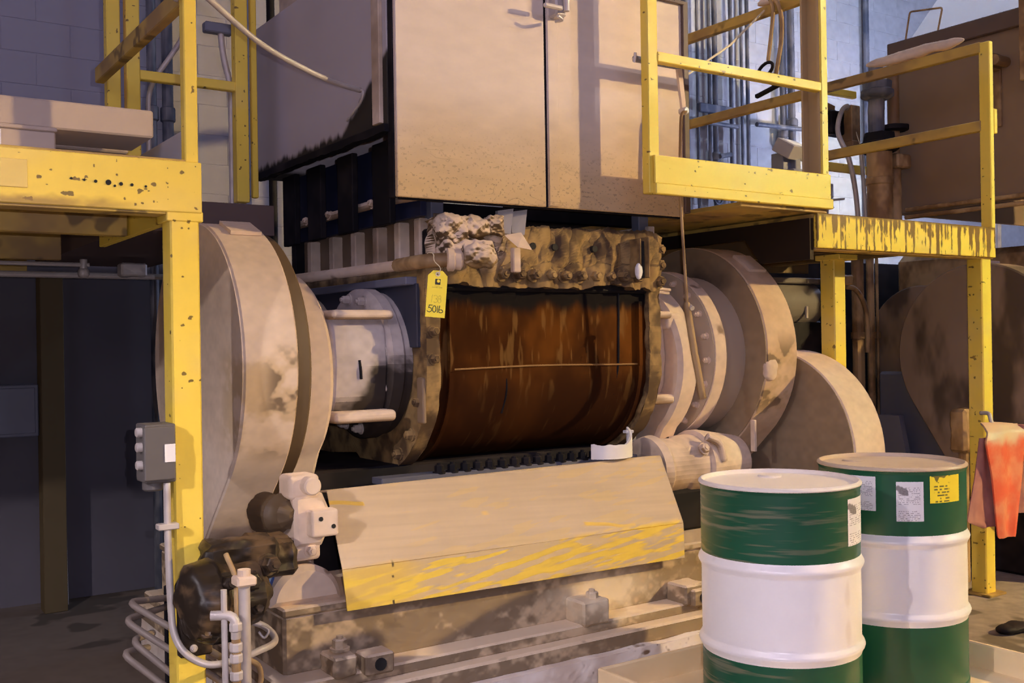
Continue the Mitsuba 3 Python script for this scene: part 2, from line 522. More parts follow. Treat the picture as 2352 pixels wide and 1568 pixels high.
def f_print(p, n, uv):
    """Small unreadable print in rows on white paper, with a dark smear."""
    rows = uv.y * 22
    on = smoothstep(0.45, 0.55, noise(uv.x * 26, dr.floor(rows) * 3.7, 1.0)) * smoothstep(0.30, 0.36, rows - dr.floor(rows)) * (1 - smoothstep(0.74, 0.80, rows - dr.floor(rows)))
    blank = smoothstep(0.45, 0.5, noise(2.0, dr.floor(uv.y * 7) * 5.1, 1.0))
    mg = smoothstep(0.06, 0.09, uv.x) * (1 - smoothstep(0.86, 0.9, uv.x))
    sm = smoothstep(0.60, 0.70, fbm(uv.x * 3 + 8, uv.y * 4 + 3, 2.0, 3)) * smoothstep(0.35, 0.6, uv.y)
    c = mix(C(0.78, 0.76, 0.76), C(0.22, 0.20, 0.22), 0.75 * on * mg * blank)
    return mix(c, C(0.10, 0.09, 0.10), sm * 0.85)


def f_yprint(p, n, uv):
    """Yellow label with black blots above and rows of small dark marks."""
    rows = uv.y * 9
    on = smoothstep(0.42, 0.5, noise(uv.x * 16, dr.floor(rows) * 3.1, 5.0)) * smoothstep(0.2, 0.3, rows - dr.floor(rows)) * (1 - smoothstep(0.7, 0.8, rows - dr.floor(rows)))
    on = on * smoothstep(0.10, 0.14, uv.x) * (1 - smoothstep(0.56, 0.62, uv.x)) * (1 - smoothstep(0.62, 0.66, uv.y))
    v = smoothstep(0.56, 0.62, fbm(uv.x * 5, uv.y * 5, 4.0, 3)) * smoothstep(0.68, 0.76, uv.y) * (1 - smoothstep(0.6, 0.66, uv.x))
    return mix(C(0.84, 0.68, 0.03), C(0.05, 0.05, 0.02), dr.maximum(on, v) * 0.9)


def b_floor(p, n, uv):
    return fbm(p.x * 14, p.y * 14, p.z * 14, 4)


def b_scratch(p, n, uv):
    return fbm(p.x * 20, p.y * 20, p.z * 20, 4)


mat('dust', proc(f_dust), 0.85)
mat('casting', proc(f_casting), 0.75)
mat('hood_paint', proc(f_hood), 0.75)
mat('hood_side', proc(f_hoodside), 0.8)
mat('yellow_paint', proc(f_yellow), 0.45, spec=0.35)
mat('grimy_shaded_yellow', proc(f_shadedyellow), 0.6)
mat('drip_yellow', proc(f_drips), 0.5, spec=0.25)
mat('rust', proc(f_rust), 0.7, spec=0.03)
mat('crust', proc(f_crust), 0.85)
mat('grease', proc(f_grease), 0.42, spec=0.35)
mat('black_iron', proc(f_black), 0.65, spec=0.12)
mat('bed_iron', proc(f_base), 0.7, bump=b_scratch, scale=0.012)
mat('plinth_stone', proc(f_plinth), 0.9, bump=b_scratch, scale=0.016)
mat('guard_paint', proc(f_guard), 0.6)
mat('steel', proc(f_steel), 0.45, 0.25)
mat('pipe_paint', proc(f_pipe), 0.5)
mat('brown_pipe', proc(f_brownpipe), 0.6)
mat('wall_paint', proc(f_wall), 0.8)
mat('floor_stone', proc(f_floor), 0.7, bump=b_floor, scale=0.004)
mat('tan_paint', proc(f_tan), 0.55)
mat('green_gloss', proc(f_green), 0.28, clearcoat=0.3, spec=0.3)
mat('green_clean', proc(f_greenclean), 0.26, clearcoat=0.3, spec=0.3)
mat('white_gloss', proc(f_white), 0.30, clearcoat=0.6)
mat('lid_paint', proc(f_lid), 0.45)
mat('red_rubber', proc(f_red), 0.5)
mat('red_lining', proc(f_redin), 0.7)
mat('paper', proc(f_print), 0.7)
mat('yellow_label', proc(f_yprint), 0.6)
mat('tag_card', (0.90, 0.74, 0.05), 0.6)
mat('ink', (0.03, 0.03, 0.02), 0.7)
mat('faint_ink', (0.36, 0.30, 0.04), 0.7)
mat('string', (0.72, 0.62, 0.42), 0.8)
mat('white_plastic', (0.76, 0.74, 0.72), 0.5)
mat('blue_paint', (0.06, 0.12, 0.34), 0.5)
mat('grey_paint', (0.30, 0.29, 0.30), 0.6)
mat('slate_paint', (0.13, 0.14, 0.19), 0.55)
mat('dark_hole', (0.012, 0.012, 0.012), 0.9)
mat('wood', (0.44, 0.35, 0.28), 0.85)
mat('pale_lid', (0.84, 0.87, 0.92), 0.6)
mat('lamp_shell', (0.55, 0.55, 0.55), 0.4, 0.8)


def f_stained(p, n, uv):
    """Brown dusty case with black oil runs."""
    a = fbm(p.x * 3, p.y * 3, p.z * 3, 4)
    c = mix(C(0.19, 0.14, 0.10), C(0.29, 0.22, 0.165), a)
    o = fbm(p.x * 3 + 2, p.y * 7, p.z * 2.6, 4)
    run = smoothstep(0.40, 0.72, o + 0.20 * smoothstep(0.35, 0.0, dr.abs(p.y - 3.80)) - 0.05)
    return mix(c, C(0.03, 0.022, 0.018), run * 0.85)


def f_brownpanel(p, n, uv):
    a = fbm(p.x * 2, p.y * 2, p.z * 2, 4)
    return mix(C(0.14, 0.095, 0.06), C(0.21, 0.15, 0.10), a)


def f_frontyellow(p, n, uv):
    c = f_yellow(p, n, uv)
    g = fbm(p.x * 16, 2.0, p.z * 30, 3)
    low = smoothstep(2.072, 2.035, p.z - 0.035 * (g - 0.5)) * smoothstep(1.0, 0.75, p.x)
    return mix(c, C(0.26, 0.155, 0.04), low * 0.8)


mat('stained_case', proc(f_stained), 0.75)
mat('brown_panel', proc(f_brownpanel), 0.7)
mat('front_yellow', proc(f_frontyellow), 0.42)

mat('hall_paint', (0.10, 0.10, 0.115), 0.9)


def f_case(p, n, uv):
    """Gear case: even dust, brown oil weeping from the split line at mid height, a dark oil bloom high on the far case."""
    a = fbm(p.x * 2.2, p.y * 2.2, p.z * 2.2)
    b = fbm(p.x * 30, p.y * 30, p.z * 30, 2)
    c = mix(C(0.60, 0.47, 0.345), C(0.70, 0.57, 0.44), smoothstep(0.3, 0.7, a)) * (0.9 + 0.2 * b)
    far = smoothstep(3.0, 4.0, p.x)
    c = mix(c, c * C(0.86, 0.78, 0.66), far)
    o = fbm(p.x * 9 + 2, p.y * 9, p.z * 9, 4)
    band = smoothstep(1.08, 1.25, p.z) * (1 - smoothstep(1.45, 1.62, p.z)) * (1 - smoothstep(3.95, 4.15, p.y))
    weep = smoothstep(0.54, 0.62, o) * band * smoothstep(1.40, 1.50, p.x)
    dy, dz = (p.y - 4.20) / 0.20, (p.z - 1.86) / 0.13
    bloom = smoothstep(1.1, 0.2, dr.sqrt(dy * dy + dz * dz) + 0.8 * (o - 0.5)) * far
    bot = smoothstep(0.92, 0.70, p.z + 0.15 * (o - 0.5)) * (1 - far)
    c = mix(c, C(0.40, 0.28, 0.13), smoothstep(0.40, 0.55, o) * band * 0.6)
    return mix(c, C(0.10, 0.065, 0.04), dr.minimum(1.0, weep * 0.85 + bloom * 0.8 + bot * 0.8))


mat('case_dust', proc(f_case), 0.8)
mat('faded_yellow', (0.70, 0.52, 0.15), 0.7)

mat('dusty_shaded_yellow', (0.40, 0.285, 0.14), 0.6)  # side of the inner post: dusty, and darkened as if unlit
mat('dark_oil', (0.018, 0.012, 0.008), 0.7, spec=0.15)
mat('skirt_blue', (0.012, 0.016, 0.045), 0.6, spec=0.2)
mat('edge_brown', (0.07, 0.045, 0.04), 0.6)


def f_flange(p, n, uv):
    """Ring flange and bearing: dust has settled on the upper half, the lower half is black with oil."""
    a = fbm(p.x * 9, p.y * 9, p.z * 9, 4)
    b = fbm(p.x * 30, p.y * 30, p.z * 30, 2)
    k = smoothstep(-0.10, 0.12, p.z - 1.52 - 0.55 * smoothstep(2.06, 1.92, p.x) * -0.6 + 0.35 * (a - 0.5) + 0.25 * n.z)
    return mix(C(0.026, 0.020, 0.018), C(0.49, 0.435, 0.415), k) * (0.85 + 0.3 * b)


def f_shadedcase(p, n, uv):  # end faces turned from the lamp: shade in the colour, plus an oil bloom
    a = fbm(p.x * 3, p.y * 3, p.z * 3, 4)
    g = fbm(p.x * 24, p.y * 24, p.z * 24, 2)
    o = fbm(p.x * 9 + 2, p.y * 9, p.z * 9, 4)
    c = mix(C(0.19, 0.135, 0.08), C(0.29, 0.22, 0.14), a) * (0.85 + 0.3 * g)
    dy, dz = (p.y - 4.30) / 0.26, (p.z - 1.88) / 0.12
    bloom = smoothstep(1.1, 0.1, dr.sqrt(dy * dy + dz * dz) + 0.9 * (o - 0.5)) * (1 - smoothstep(4.3, 4.4, p.x))
    return mix(c, C(0.05, 0.035, 0.028), bloom * 0.9)


mat('flange_dust', proc(f_flange), 0.6, spec=0.3)
mat('shaded_brown_case', proc(f_shadedcase), 0.75)
mat('seam_rust', (0.20, 0.105, 0.035), 0.6)
mat('collar_brown', (0.085, 0.055, 0.028), 0.6)
mat('dirty_tube', (0.19, 0.155, 0.135), 0.5)
mat('box_grey', (0.095, 0.085, 0.080), 0.55)
mat('dark_shaded_yellow', (0.085, 0.060, 0.024), 0.8)  # yellow darkened to stand for deep shade under the decks
mat('side_dark', (0.030, 0.033, 0.055), 0.6, spec=0.3)
mat('channel_blue', (0.13, 0.14, 0.20), 0.6)
mat('lip_blue', (0.07, 0.075, 0.11), 0.6)

mat('hub_dust', (0.40, 0.315, 0.225), 0.75)

# ------------------------------------------------------------------ lights
def emitter(col, k):
    return {'type': 'area', 'radiance': {'type': 'rgb', 'value': [float(c * k) for c in col]}}


cl = thing('cool_fill_lamp', 'cool white fill lamp added over the far hood', 'lamp')
cq = np.array([7.4, 4.7, 6.5])  # lamp added to brighten the far lid and the upper wall
part(cl, 'housing', lathe(cq + [0, 0, 0.1], (0, 0, 1), [(0, 0.0), (0, 0.26), (0.12, 0.20), (0.24, 0.10), (0.42, 0.09), (0.42, 0.0)], 24), 'lamp_shell', 30)
part(cl, 'rod', cyl(cq + [0, 0, 0.5], cq + [0, 0, 1.1], 0.012, 8), 'steel')
b = trimesh.creation.icosphere(subdivisions=3, radius=0.1)
b.apply_translation(cq)
key = numbered(f'{cl}__bulb')
scene[key] = mikit.ply(b, 'lamp_shell', True)
scene[key]['emitter'] = emitter((0.62, 0.78, 1.0), 12.0 / (math.pi * 0.01))
AIM = np.array([2.5, 4.0, 1.3]) - np.array(LAMP_POS)
fl_ = thing('floodlight', 'sodium floodlight on a bracket over the aisle', 'lamp')
ax = AIM / np.linalg.norm(AIM)
pos = np.array(LAMP_POS)
part(fl_, 'housing', lathe(pos - ax * 0.14, ax, [(0, 0.0), (0.0, 0.14), (0.14, 0.19), (0.42, 0.30), (0.42, 0.29), (0.14, 0.18), (0.01, 0.13), (0.01, 0.0)], 32), 'lamp_shell', 30)
part(fl_, 'bracket', tube([pos - ax * 0.14, pos + [0.3, -0.3, 0.5], pos + [0.3, -0.3, 2.6]], 0.03, 10), 'steel')
b = trimesh.creation.icosphere(subdivisions=3, radius=0.08)
b.apply_translation(pos)
key = numbered(f'{fl_}__bulb')
scene[key] = mikit.ply(b, 'lamp_shell', True)
scene[key]['emitter'] = emitter(LAMP_COL, LAMP_POW / (math.pi * 0.0064))
pe = thing('fill_pendant', 'added fill lamp with a shade over the left of the aisle', 'lamp')
pp = np.array(FILL_POS)  # added to brighten the drums and low parts; its shade spares the hood
part(pe, 'shade', lathe(pp + [0, 0, 0.22], (0, 0, -1), [(0, 0.0), (0.0, 0.06), (0.08, 0.12), (0.305, 0.32), (0.305, 0.31), (0.09, 0.11), (0.01, 0.05), (0.01, 0.0)], 36), 'lamp_shell', 30)
part(pe, 'rod', cyl(pp + [0, 0, 0.22], [pp[0], pp[1], 7.6], 0.012, 8), 'steel')
b = trimesh.creation.icosphere(subdivisions=3, radius=0.045)
b.apply_translation(FILL_POS)
key = numbered(f'{pe}__bulb')
scene[key] = mikit.ply(b, 'lamp_shell', True)
scene[key]['emitter'] = emitter(FILL_COL, FILL_POW / (math.pi * 0.045 ** 2))
wl = thing('work_light', 'cool work light standing behind the far hopper', 'lamp')
wx, wy, wz = WORK_POS
part(wl, 'pole', cyl((wx, wy, 0), (wx, wy, wz - 0.1), 0.025, 10), 'steel')
part(wl, 'base', cyl((wx, wy, 0), (wx, wy, 0.03), 0.09, 20), 'steel')
bulb = trimesh.creation.icosphere(subdivisions=3, radius=0.1)
bulb.apply_translation(WORK_POS)
key = numbered(f'{wl}__bulb')
scene[key] = mikit.ply(bulb, 'lamp_shell', True)
scene[key]['emitter'] = emitter(WORK_COL, WORK_POW / (math.pi * 0.01))
scene['flash'] = {'type': 'point', 'position': [0.06, -0.04, 1.62], 'intensity': {'type': 'rgb', 'value': list(FLASH)}}

# ------------------------------------------------------------------ the hall
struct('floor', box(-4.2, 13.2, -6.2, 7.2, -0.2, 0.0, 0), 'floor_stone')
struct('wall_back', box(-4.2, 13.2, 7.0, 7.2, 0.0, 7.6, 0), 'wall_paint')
struct('wall_left', box(-4.4, -4.2, -6.2, 7.2, 0.0, 7.6, 0), 'hall_paint')
struct('wall_right', box(13.2, 13.4, -6.2, 7.2, 0.0, 7.6, 0), 'hall_paint')
struct('wall_front', box(-4.2, 13.2, -6.4, -6.2, 0.0, 7.6, 0), 'hall_paint')
struct('ceiling', box(-4.4, 13.4, -6.4, 7.2, 7.6, 7.8, 0), 'hall_paint')
for i, (x0, x1) in enumerate(((0.5, 3.3), (4.0, 6.8), (7.5, 10.3)), 1):  # glowing roof panels added as fill light
    k = f'fill_panel_{i}'
    used[k] = 0
    fr = cat_([box(x0 - 0.1, x0, -4.6, 2.0, 7.5, 7.6), box(x1, x1 + 0.1, -4.6, 2.0, 7.5, 7.6), box(x0, x1, -4.7, -4.6, 7.5, 7.6), box(x0, x1, 2.0, 2.1, 7.5, 7.6)])
    struct(k, fr, 'lamp_shell')
    g = trimesh.Trimesh([[x0, -4.6, 7.58], [x1, -4.6, 7.58], [x1, 2.0, 7.58], [x0, 2.0, 7.58]], [[0, 2, 1], [0, 3, 2]], process=False)
    key = numbered(f'{k}__glow_sheet')
    scene[key] = mikit.ply(g, 'white_plastic')
    scene[key]['emitter'] = emitter(ROOF_PANEL_COL, ROOF_PANEL_POW)

for i, (vs, fr) in enumerate((([(-4.19, -4.0, 4.4), (-4.19, 3.2, 4.4), (-4.19, 3.2, 6.9), (-4.19, -4.0, 6.9)], box(-4.2, -4.12, -4.1, 3.3, 4.3, 4.4)),
                             ([(-3.5, -6.19, 4.6), (5.5, -6.19, 4.6), (5.5, -6.19, 7.0), (-3.5, -6.19, 7.0)], box(-3.6, 5.6, -6.2, -6.12, 4.5, 4.6))), 4):
    k = f'fill_panel_{i}'  # glowing wall panels added as violet fill
    used[k] = 0
    struct(k, fr, 'lamp_shell')
    g = trimesh.Trimesh(vs, [[0, 2, 1], [0, 3, 2]], process=False)
    if g.face_normals[0] @ (np.array([3.0, 2.0, 2.0]) - np.array(vs[0])) < 0:
        g.invert()
    key = numbered(f'{k}__glow_sheet')
    scene[key] = mikit.ply(g, 'white_plastic')
    scene[key]['emitter'] = emitter(WALL_PANEL_COL, WALL_PANEL_POW * (1.0 if i == 4 else 1.0))
# a narrow spot added to brighten the top of the big hood
SPOT, SPOT_AIM = np.array([7.5, 0.8, 4.3]), np.array([3.25, 3.8, 3.42])
scene['spot_beam'] = {'type': 'spot', 'to_world': T().look_at(origin=SPOT.tolist(), target=SPOT_AIM.tolist(), up=[0, 0, 1]), 'cutoff_angle': 8.6, 'beam_width': 7.4,
                      'intensity': {'type': 'rgb', 'value': [20.0, 18.5, 20.0]}}
sl = thing('fill_spot', 'small fill lamp added to brighten the top of the big hood', 'lamp')
sa = SPOT_AIM - SPOT
part(sl, 'can', lathe(SPOT - sa * 0.05, sa, [(0, 0.0), (0, 0.08), (0.30, 0.09), (0.30, 0.08), (0.02, 0.07), (0.02, 0.0)], 20), 'lamp_shell', 30)
part(sl, 'rod', cyl(SPOT - sa * 0.05, SPOT - sa * 0.05 + [0, 0, 3.0], 0.015, 8), 'steel')

# concrete blocks of the back wall: those in view one by one, the rest of the courses as one part
BW, BH = 0.40, 0.20
rest = []


def block(i, j):
    o = 0.5 * BW * (j % 2)
    x0, z0 = i * BW + o, j * BH
    return box(x0 + 0.002, x0 + BW - 0.002, 6.9965, 7.02, z0 + 0.002, z0 + BH - 0.002, 0.0015)


for j in range(11, 27):
    for i in range(1, 26):
        x = (i + 0.5) * BW
        z = (j + 0.5) * BH
        if (0.85 < x < 2.1 and 2.3 < z < 4.1) or (5.9 < x < 9.9 and 2.2 < z < 4.9 and z < 2.2 + (x - 4.0) * 0.6):
            part('wall_back', 'block', block(i, j), 'wall_paint')
        elif z < 5.4 and x < 10.2:
            rest.append(block(i, j))
part('wall_back', 'block_courses', cat_(rest), 'wall_paint', kind='stuff')

# ------------------------------------------------------------------ the mixer: bedplate, trough, bearings, gear cases
mx = thing('mixer', 'dusty iron double-arm mixer with rust-brown trough behind the yellow-edged guard', 'industrial mixer')
AY, AZ = 4.41, 1.48            # axis of the front rotor

# bedplate and plinth
bp = part(mx, 'bedplate', cat_([box(1.46, 4.30, 3.72, 5.35, 0.325, 0.555, 0.012), box(1.455, 4.31, 3.705, 5.36, 0.55, 0.585, 0.008)]), 'bed_iron')
part(bp, 'foot_rail', box(1.40, 4.44, 3.60, 5.45, 0.285, 0.335, 0.008), 'bed_iron')
part(bp, 'foot_rail', box(1.36, 4.46, 3.53, 5.5, 0.215, 0.29, 0.01), 'bed_iron')
struct('floor_plinth', rough(box(1.42, 4.47, 3.48, 5.6, -0.02, 0.225, 0), 0.018, 6, 3, 0.06), 'plinth_stone', 40)
labels['floor_plinth'] = {'kind': 'structure'}
for x0, w, h in ((2.77, 0.145, 0.10), (1.60, 0.10, 0.07), (3.37, 0.14, 0.085)):
    part(bp, 'anchor_block', rough(box(x0, x0 + w, 3.585, 3.72, 0.325, 0.335 + h, 0.01), 0.008, 20, 5, 0.02), 'bed_iron', 40)
for x0 in (1.72, 3.40):
    k = part(bp, 'anchor_socket', box(x0, x0 + 0.12, 3.56, 3.66, 0.32, 0.40, 0.008), 'bed_iron')
    part(bp, 'bolt_hole', cyl((x0 + 0.06, 3.555, 0.36), (x0 + 0.06, 3.62, 0.36), 0.024, 14), 'dark_hole')
for x0 in (1.62, 2.83):
    part(bp, 'anchor_bolt', rough(hexbolt((x0 + 0.03, 3.64, 0.42), (0, 0, 1), 0.028, 0.035), 0.003, 30, 2), 'bed_iron')

# trough sheet: front wall, two bowls
def bowl(R, y0=AY, z0=1.44, n=22):
    a = np.linspace(math.pi, 1.5 * math.pi + 0.55, n)
    return [(y0 + R * math.cos(t), z0 + R * math.sin(t)) for t in a]


outer = [(3.99, 1.86)] + bowl(0.42) + [(4.85, 1.10)] + [(4.85 + 0.42 * math.cos(t) + 0.2, 1.44 + 0.42 * math.sin(t)) for t in np.linspace(-1.9, 0, 16)] + [(5.47, 1.86)]
part(mx, 'trough', prism(outer, 'x', 2.27, 3.56), 'rust', 35)
part(mx, 'trough_seam', tube([(x, 3.985 + 0.002 * math.sin(9 * x), 1.452 + 0.004 * math.sin(5 * x)) for x in np.linspace(2.36, 3.46, 30)], 0.0045, 8), 'seam_rust')
part(mx, 'drip_run', tube(smooth_path([(2.66, 3.995, 1.40), (2.665, 4.005, 1.33), (2.66, 4.04, 1.24)], 6), 0.005, 6), 'black_iron')
part(mx, 'drip_run', tube(smooth_path([(3.33, 3.988, 1.80), (3.325, 3.988, 1.60), (3.32, 3.99, 1.44), (3.31, 4.02, 1.30)], 6), 0.006, 6), 'black_iron')
# end flanges hug the trough at both ends
ring_out = Polygon([(3.945, 1.90)] + bowl(0.465, n=30) + [(4.95, 1.02), (5.2, 0.98), (5.5, 1.2), (5.56, 1.44), (5.56, 1.90)])
fl = part(mx, 'end_flange', rough(prism(ring_out, 'x', 2.215, 2.285), 0.008, 12, 1, 0.05), 'crust', 40)
fl2 = part(mx, 'end_flange', rough(prism(ring_out.buffer(-0.012), 'x', 3.50, 3.575), 0.012, 14, 4, 0.05), 'crust', 40)
band = Polygon(bowl(0.44, n=30) + bowl(0.40, n=30)[::-1])
for x0 in (2.345, 3.44):
    part(mx, 'weld_band', prism(band.union(Polygon([(3.965, 1.44), (4.02, 1.44), (4.02, 1.76), (3.965, 1.76)])), 'x', x0, x0 + 0.022), 'rust', 30)
for z in (1.83, 1.725, 1.62, 1.50):
    part(fl, 'bolt', rough(hexbolt((2.25, 3.943, z), (0, -1, 0), 0.020, 0.022), 0.003, 40, 2), 'crust')
for t in (3.45, 3.85, 4.2):
    part(fl, 'bolt', hexbolt((2.213, AY + 0.425 * math.cos(t), 1.44 + 0.425 * math.sin(t)), (-1, 0, 0), 0.022, 0.024), 'crust')
for z in (2.02, 1.94, 1.86):
    part(fl2, 'bolt', rough(hexbolt((3.555, 3.955, z), (0, -1, 0), 0.028, 0.035), 0.006, 30, 2), 'crust')
part(fl, 'splice_plate', rbox(2.198, 2.218, 3.955, 4.01, 1.22, 1.42, 0.008), 'brown_panel', 30)

# upper end wall of the trough with its vertical ribs
wall = part(mx, 'end_wall', box(2.29, 2.33, 3.99, 5.44, 1.80, 2.14, 0.004), 'brown_panel')
part(mx, 'end_wall', box(3.52, 3.56, 3.97, 5.50, 1.80, 2.14, 0.004), 'casting')
part(mx, 'end_wall', box(2.24, 3.56, 5.44, 5.5, 1.0, 2.14, 0.004), 'black_iron')
for y in (4.03, 4.22, 4.44, 4.68, 4.94, 5.22):
    part(wall, 'rib', box(2.237, 2.295, y, y + 0.055, 1.865, 2.12, 0.006), 'casting')
part(mx, 'side_channel', box(2.16, 2.24, 4.02, 5.5, 1.825, 1.86, 0.004), 'channel_blue')
part(mx, 'side_plate', box(2.20, 2.235, 4.0, 5.5, 1.55, 1.83, 0.004), 'side_dark')
rod = part(mx, 'dust_rail', tube([(2.165, 5.35, 2.20), (2.165, 4.26, 2.21), (2.165, 3.88, 2.195)], 0.020, 10), 'casting', 40)
for y in (5.05, 4.78, 4.30):
    part(rod, 'nut', hexbolt((2.15, y, 2.205), (-1, 0, 0.3), 0.018, 0.02), 'casting')

# crusted flange of the trough's front, with bolts, clamps and caked dough
rs = np.random.default_rng(5)
m_, n_ = 26, 120
xs, zs = np.linspace(2.24, 3.55, n_), np.linspace(1.845, 2.10, m_)
G = np.zeros((m_, n_, 3))
for i, z in enumerate(zs):
    for j, x in enumerate(xs):
        q = np.array([x, 0.0, z])
        y = 3.950 - 0.060 * (meshkit.fbm(q * [16, 1, 6], 4, 3) - 0.5) * 1.4 - 0.018 * math.sin(x * 38) * (1 if z < 1.93 else 0.3)
        drop = 0.045 * meshkit.fbm(np.array([x * 13, 1.0, 2.0]), 3, 8) if i == 0 else 0
        top = 0.06 * (meshkit.fbm(np.array([x * 7, 4.0, 2.0]), 3, 9) - 0.5) if i >= m_ - 2 else 0
        G[i, j] = (x, y, z - drop + top)
cr = part(mx, 'crusted_flange', sheet(G, 0.05), 'crust', 50)
part(mx, 'trough_rim', box(2.25, 3.56, 3.97, 4.05, 1.80, 2.07, 0.01), 'black_iron')
for x in (2.76, 2.885, 3.00, 3.12, 3.215):
    part(cr, 'bolt_hole', cyl((x, 3.905, 2.005), (x, 3.935, 2.005), 0.016, 12), 'dark_hole')
for x in np.arange(2.60, 3.40, 0.088):
    part(cr, 'nut', rough(hexbolt((x, 3.935, 1.875), (0, -1, 0), 0.026, 0.036), 0.008, 30, int(x * 90), 0.012), 'crust', 50)
for x0 in (2.565, 2.64):
    part(cr, 'clamp_plate', hull([(x0, 3.90, 2.06), (x0 + 0.055, 3.88, 2.05), (x0, 3.90, 2.155), (x0 + 0.065, 3.87, 2.165), (x0, 3.92, 2.06), (x0 + 0.055, 3.90, 2.05), (x0, 3.92, 2.155), (x0 + 0.065, 3.89, 2.165)]), 'grey_paint')
part(cr, 'bent_bracket', cat_([hull([(2.58, 3.86, 2.035), (2.67, 3.86, 2.05), (2.60, 3.80, 1.985), (2.68, 3.80, 1.975), (2.58, 3.87, 2.045), (2.67, 3.87, 2.06), (2.60, 3.81, 1.995), (2.68, 3.81, 1.985)]),
                              box(2.62, 2.66, 3.86, 3.89, 1.88, 1.99, 0.004)]), 'dust')
part(cr, 'slot_cover', cat_([box(3.345, 3.355, 3.84, 3.92, 1.87, 2.06, 0.003), box(3.40, 3.41, 3.84, 3.92, 1.87, 2.07, 0.003)]), 'crust')
part(cr, 'slot', box(3.355, 3.40, 3.87, 3.93, 1.87, 2.05, 0.002), 'dark_hole')
part(cr, 'white_lump', blob((3.345, 3.85, 1.90), (0.018, 0.014, 0.04), 0.006, 30, 3, 3), 'white_plastic', True)
caked = [((2.33, 3.90, 2.06), (0.085, 0.05, 0.075)), ((2.44, 3.90, 2.075), (0.07, 0.045, 0.045)), ((2.54, 3.90, 2.09), (0.055, 0.04, 0.05)), ((2.43, 3.86, 1.965), (0.075, 0.045, 0.05)), ((2.32, 3.90, 1.97), (0.06, 0.05, 0.05))]
for i, (c, r) in enumerate(caked):
    part(cr, 'caked_lump', blob(c, r, 0.030, 22, i + 11, 4), 'crust', 60)
for x in (2.25, 3.45):
    part(mx, 'hood_leg', box(x + 0.03, x + 0.095, 4.0, 4.06, 2.05, 2.20, 0.004), 'slate_paint')

# underside: bolted lip with its row of nuts
lip = part(mx, 'under_lip', box(2.05, 3.50, 4.06, 4.16, 0.955, 0.985, 0.004), 'lip_blue')
for i, x in enumerate(np.linspace(2.35, 3.30, 15)):
    part(lip, 'nut', hexbolt((x, 4.085, 0.985), (0, 0, 1), 0.022, 0.03), 'black_iron')
part(mx, 'under_frame', box(1.75, 4.2, 4.22, 5.3, 0.56, 1.02, 0.01), 'black_iron')

# stuffing boxes and bearings of the front rotor
def bearing(parent, x0, x1, s, label=None):
    """Body between the ring flange (at x0) and the pedestal (at x1); s = -1 at the left end, 1 at the right."""
    lo, hi = min(x0, x1), max(x0, x1)
    prof = Polygon([(4.14, 1.27), (4.10, 1.34), (4.085, 1.48), (4.10, 1.62), (4.14, 1.69), (4.70, 1.69), (4.74, 1.48), (4.70, 1.27)])
    k = part(parent, 'bearing_housing', rprism(prof.buffer(-0.03).buffer(0.05), 'x', lo, hi, 0.02), 'flange_dust' if s < 0 else 'dust', 50)
    part(k, 'upper_lip', rbox(lo - 0.01, hi + 0.01, 4.03, 4.75, 1.675, 1.715, 0.018), 'casting', 40)
    part(k, 'lower_lip', rbox(lo - 0.01, hi + 0.01, 4.02, 4.75, 1.235, 1.285, 0.02), 'casting', 40)
    return k


bh = bearing(mx, 2.10, 1.83, -1)
part(bh, 'oil_run', tube(smooth_path([(1.955, 4.068, 1.50), (1.958, 4.062, 1.46), (1.962, 4.066, 1.42)], 5), 0.006, 6), 'black_iron')
ring = lathe((2.09, AY - 0.02, AZ), (1, 0, 0), [(0, 0.30), (0.0, 0.325), (0.02, 0.345), (0.07, 0.345), (0.085, 0.33), (0.12, 0.33)], 56)
rg = part(mx, 'ring_flange', rough(ring, 0.004, 16, 6, 0.05), 'flange_dust', 40)
for t in np.linspace(0.35, 2 * math.pi + 0.35, 12, endpoint=False):
    part(rg, 'bolt', hexbolt((2.088, AY - 0.02 + 0.30 * math.cos(t), AZ + 0.30 * math.sin(t)), (-1, 0, 0), 0.020, 0.030), 'steel')
part(rg, 'web', box(1.98, 2.10, 4.11, 4.13, 1.56, 1.70, 0.006), 'casting')
# rear rotor's housing shows beyond
rb = part(mx, 'rear_ring_flange', lathe((2.09, 5.15, AZ), (1, 0, 0), [(0, 0.32), (0.02, 0.345), (0.09, 0.345), (0.12, 0.33)], 48), 'casting', 40)
part(mx, 'rear_bearing_housing', rprism(Polygon([(4.90, 1.27), (4.88, 1.66), (5.0, 1.74), (5.4, 1.70), (5.4, 1.27)]), 'x', 1.72, 2.10, 0.03), 'casting', 35)

def pedestal(x0, x1):
    ol = unary_union([Point(4.41, 1.44).buffer(0.44, 48), Polygon([(4.12, 1.12), (4.20, 0.98), (4.20, 0.56), (4.75, 0.56), (4.75, 0.95), (4.8, 1.2)])])
    ol = ol.buffer(-0.05).buffer(0.05)
    return part(mx, 'pedestal', rprism(ol, 'x', x0, x1, 0.022), 'dust', 35)


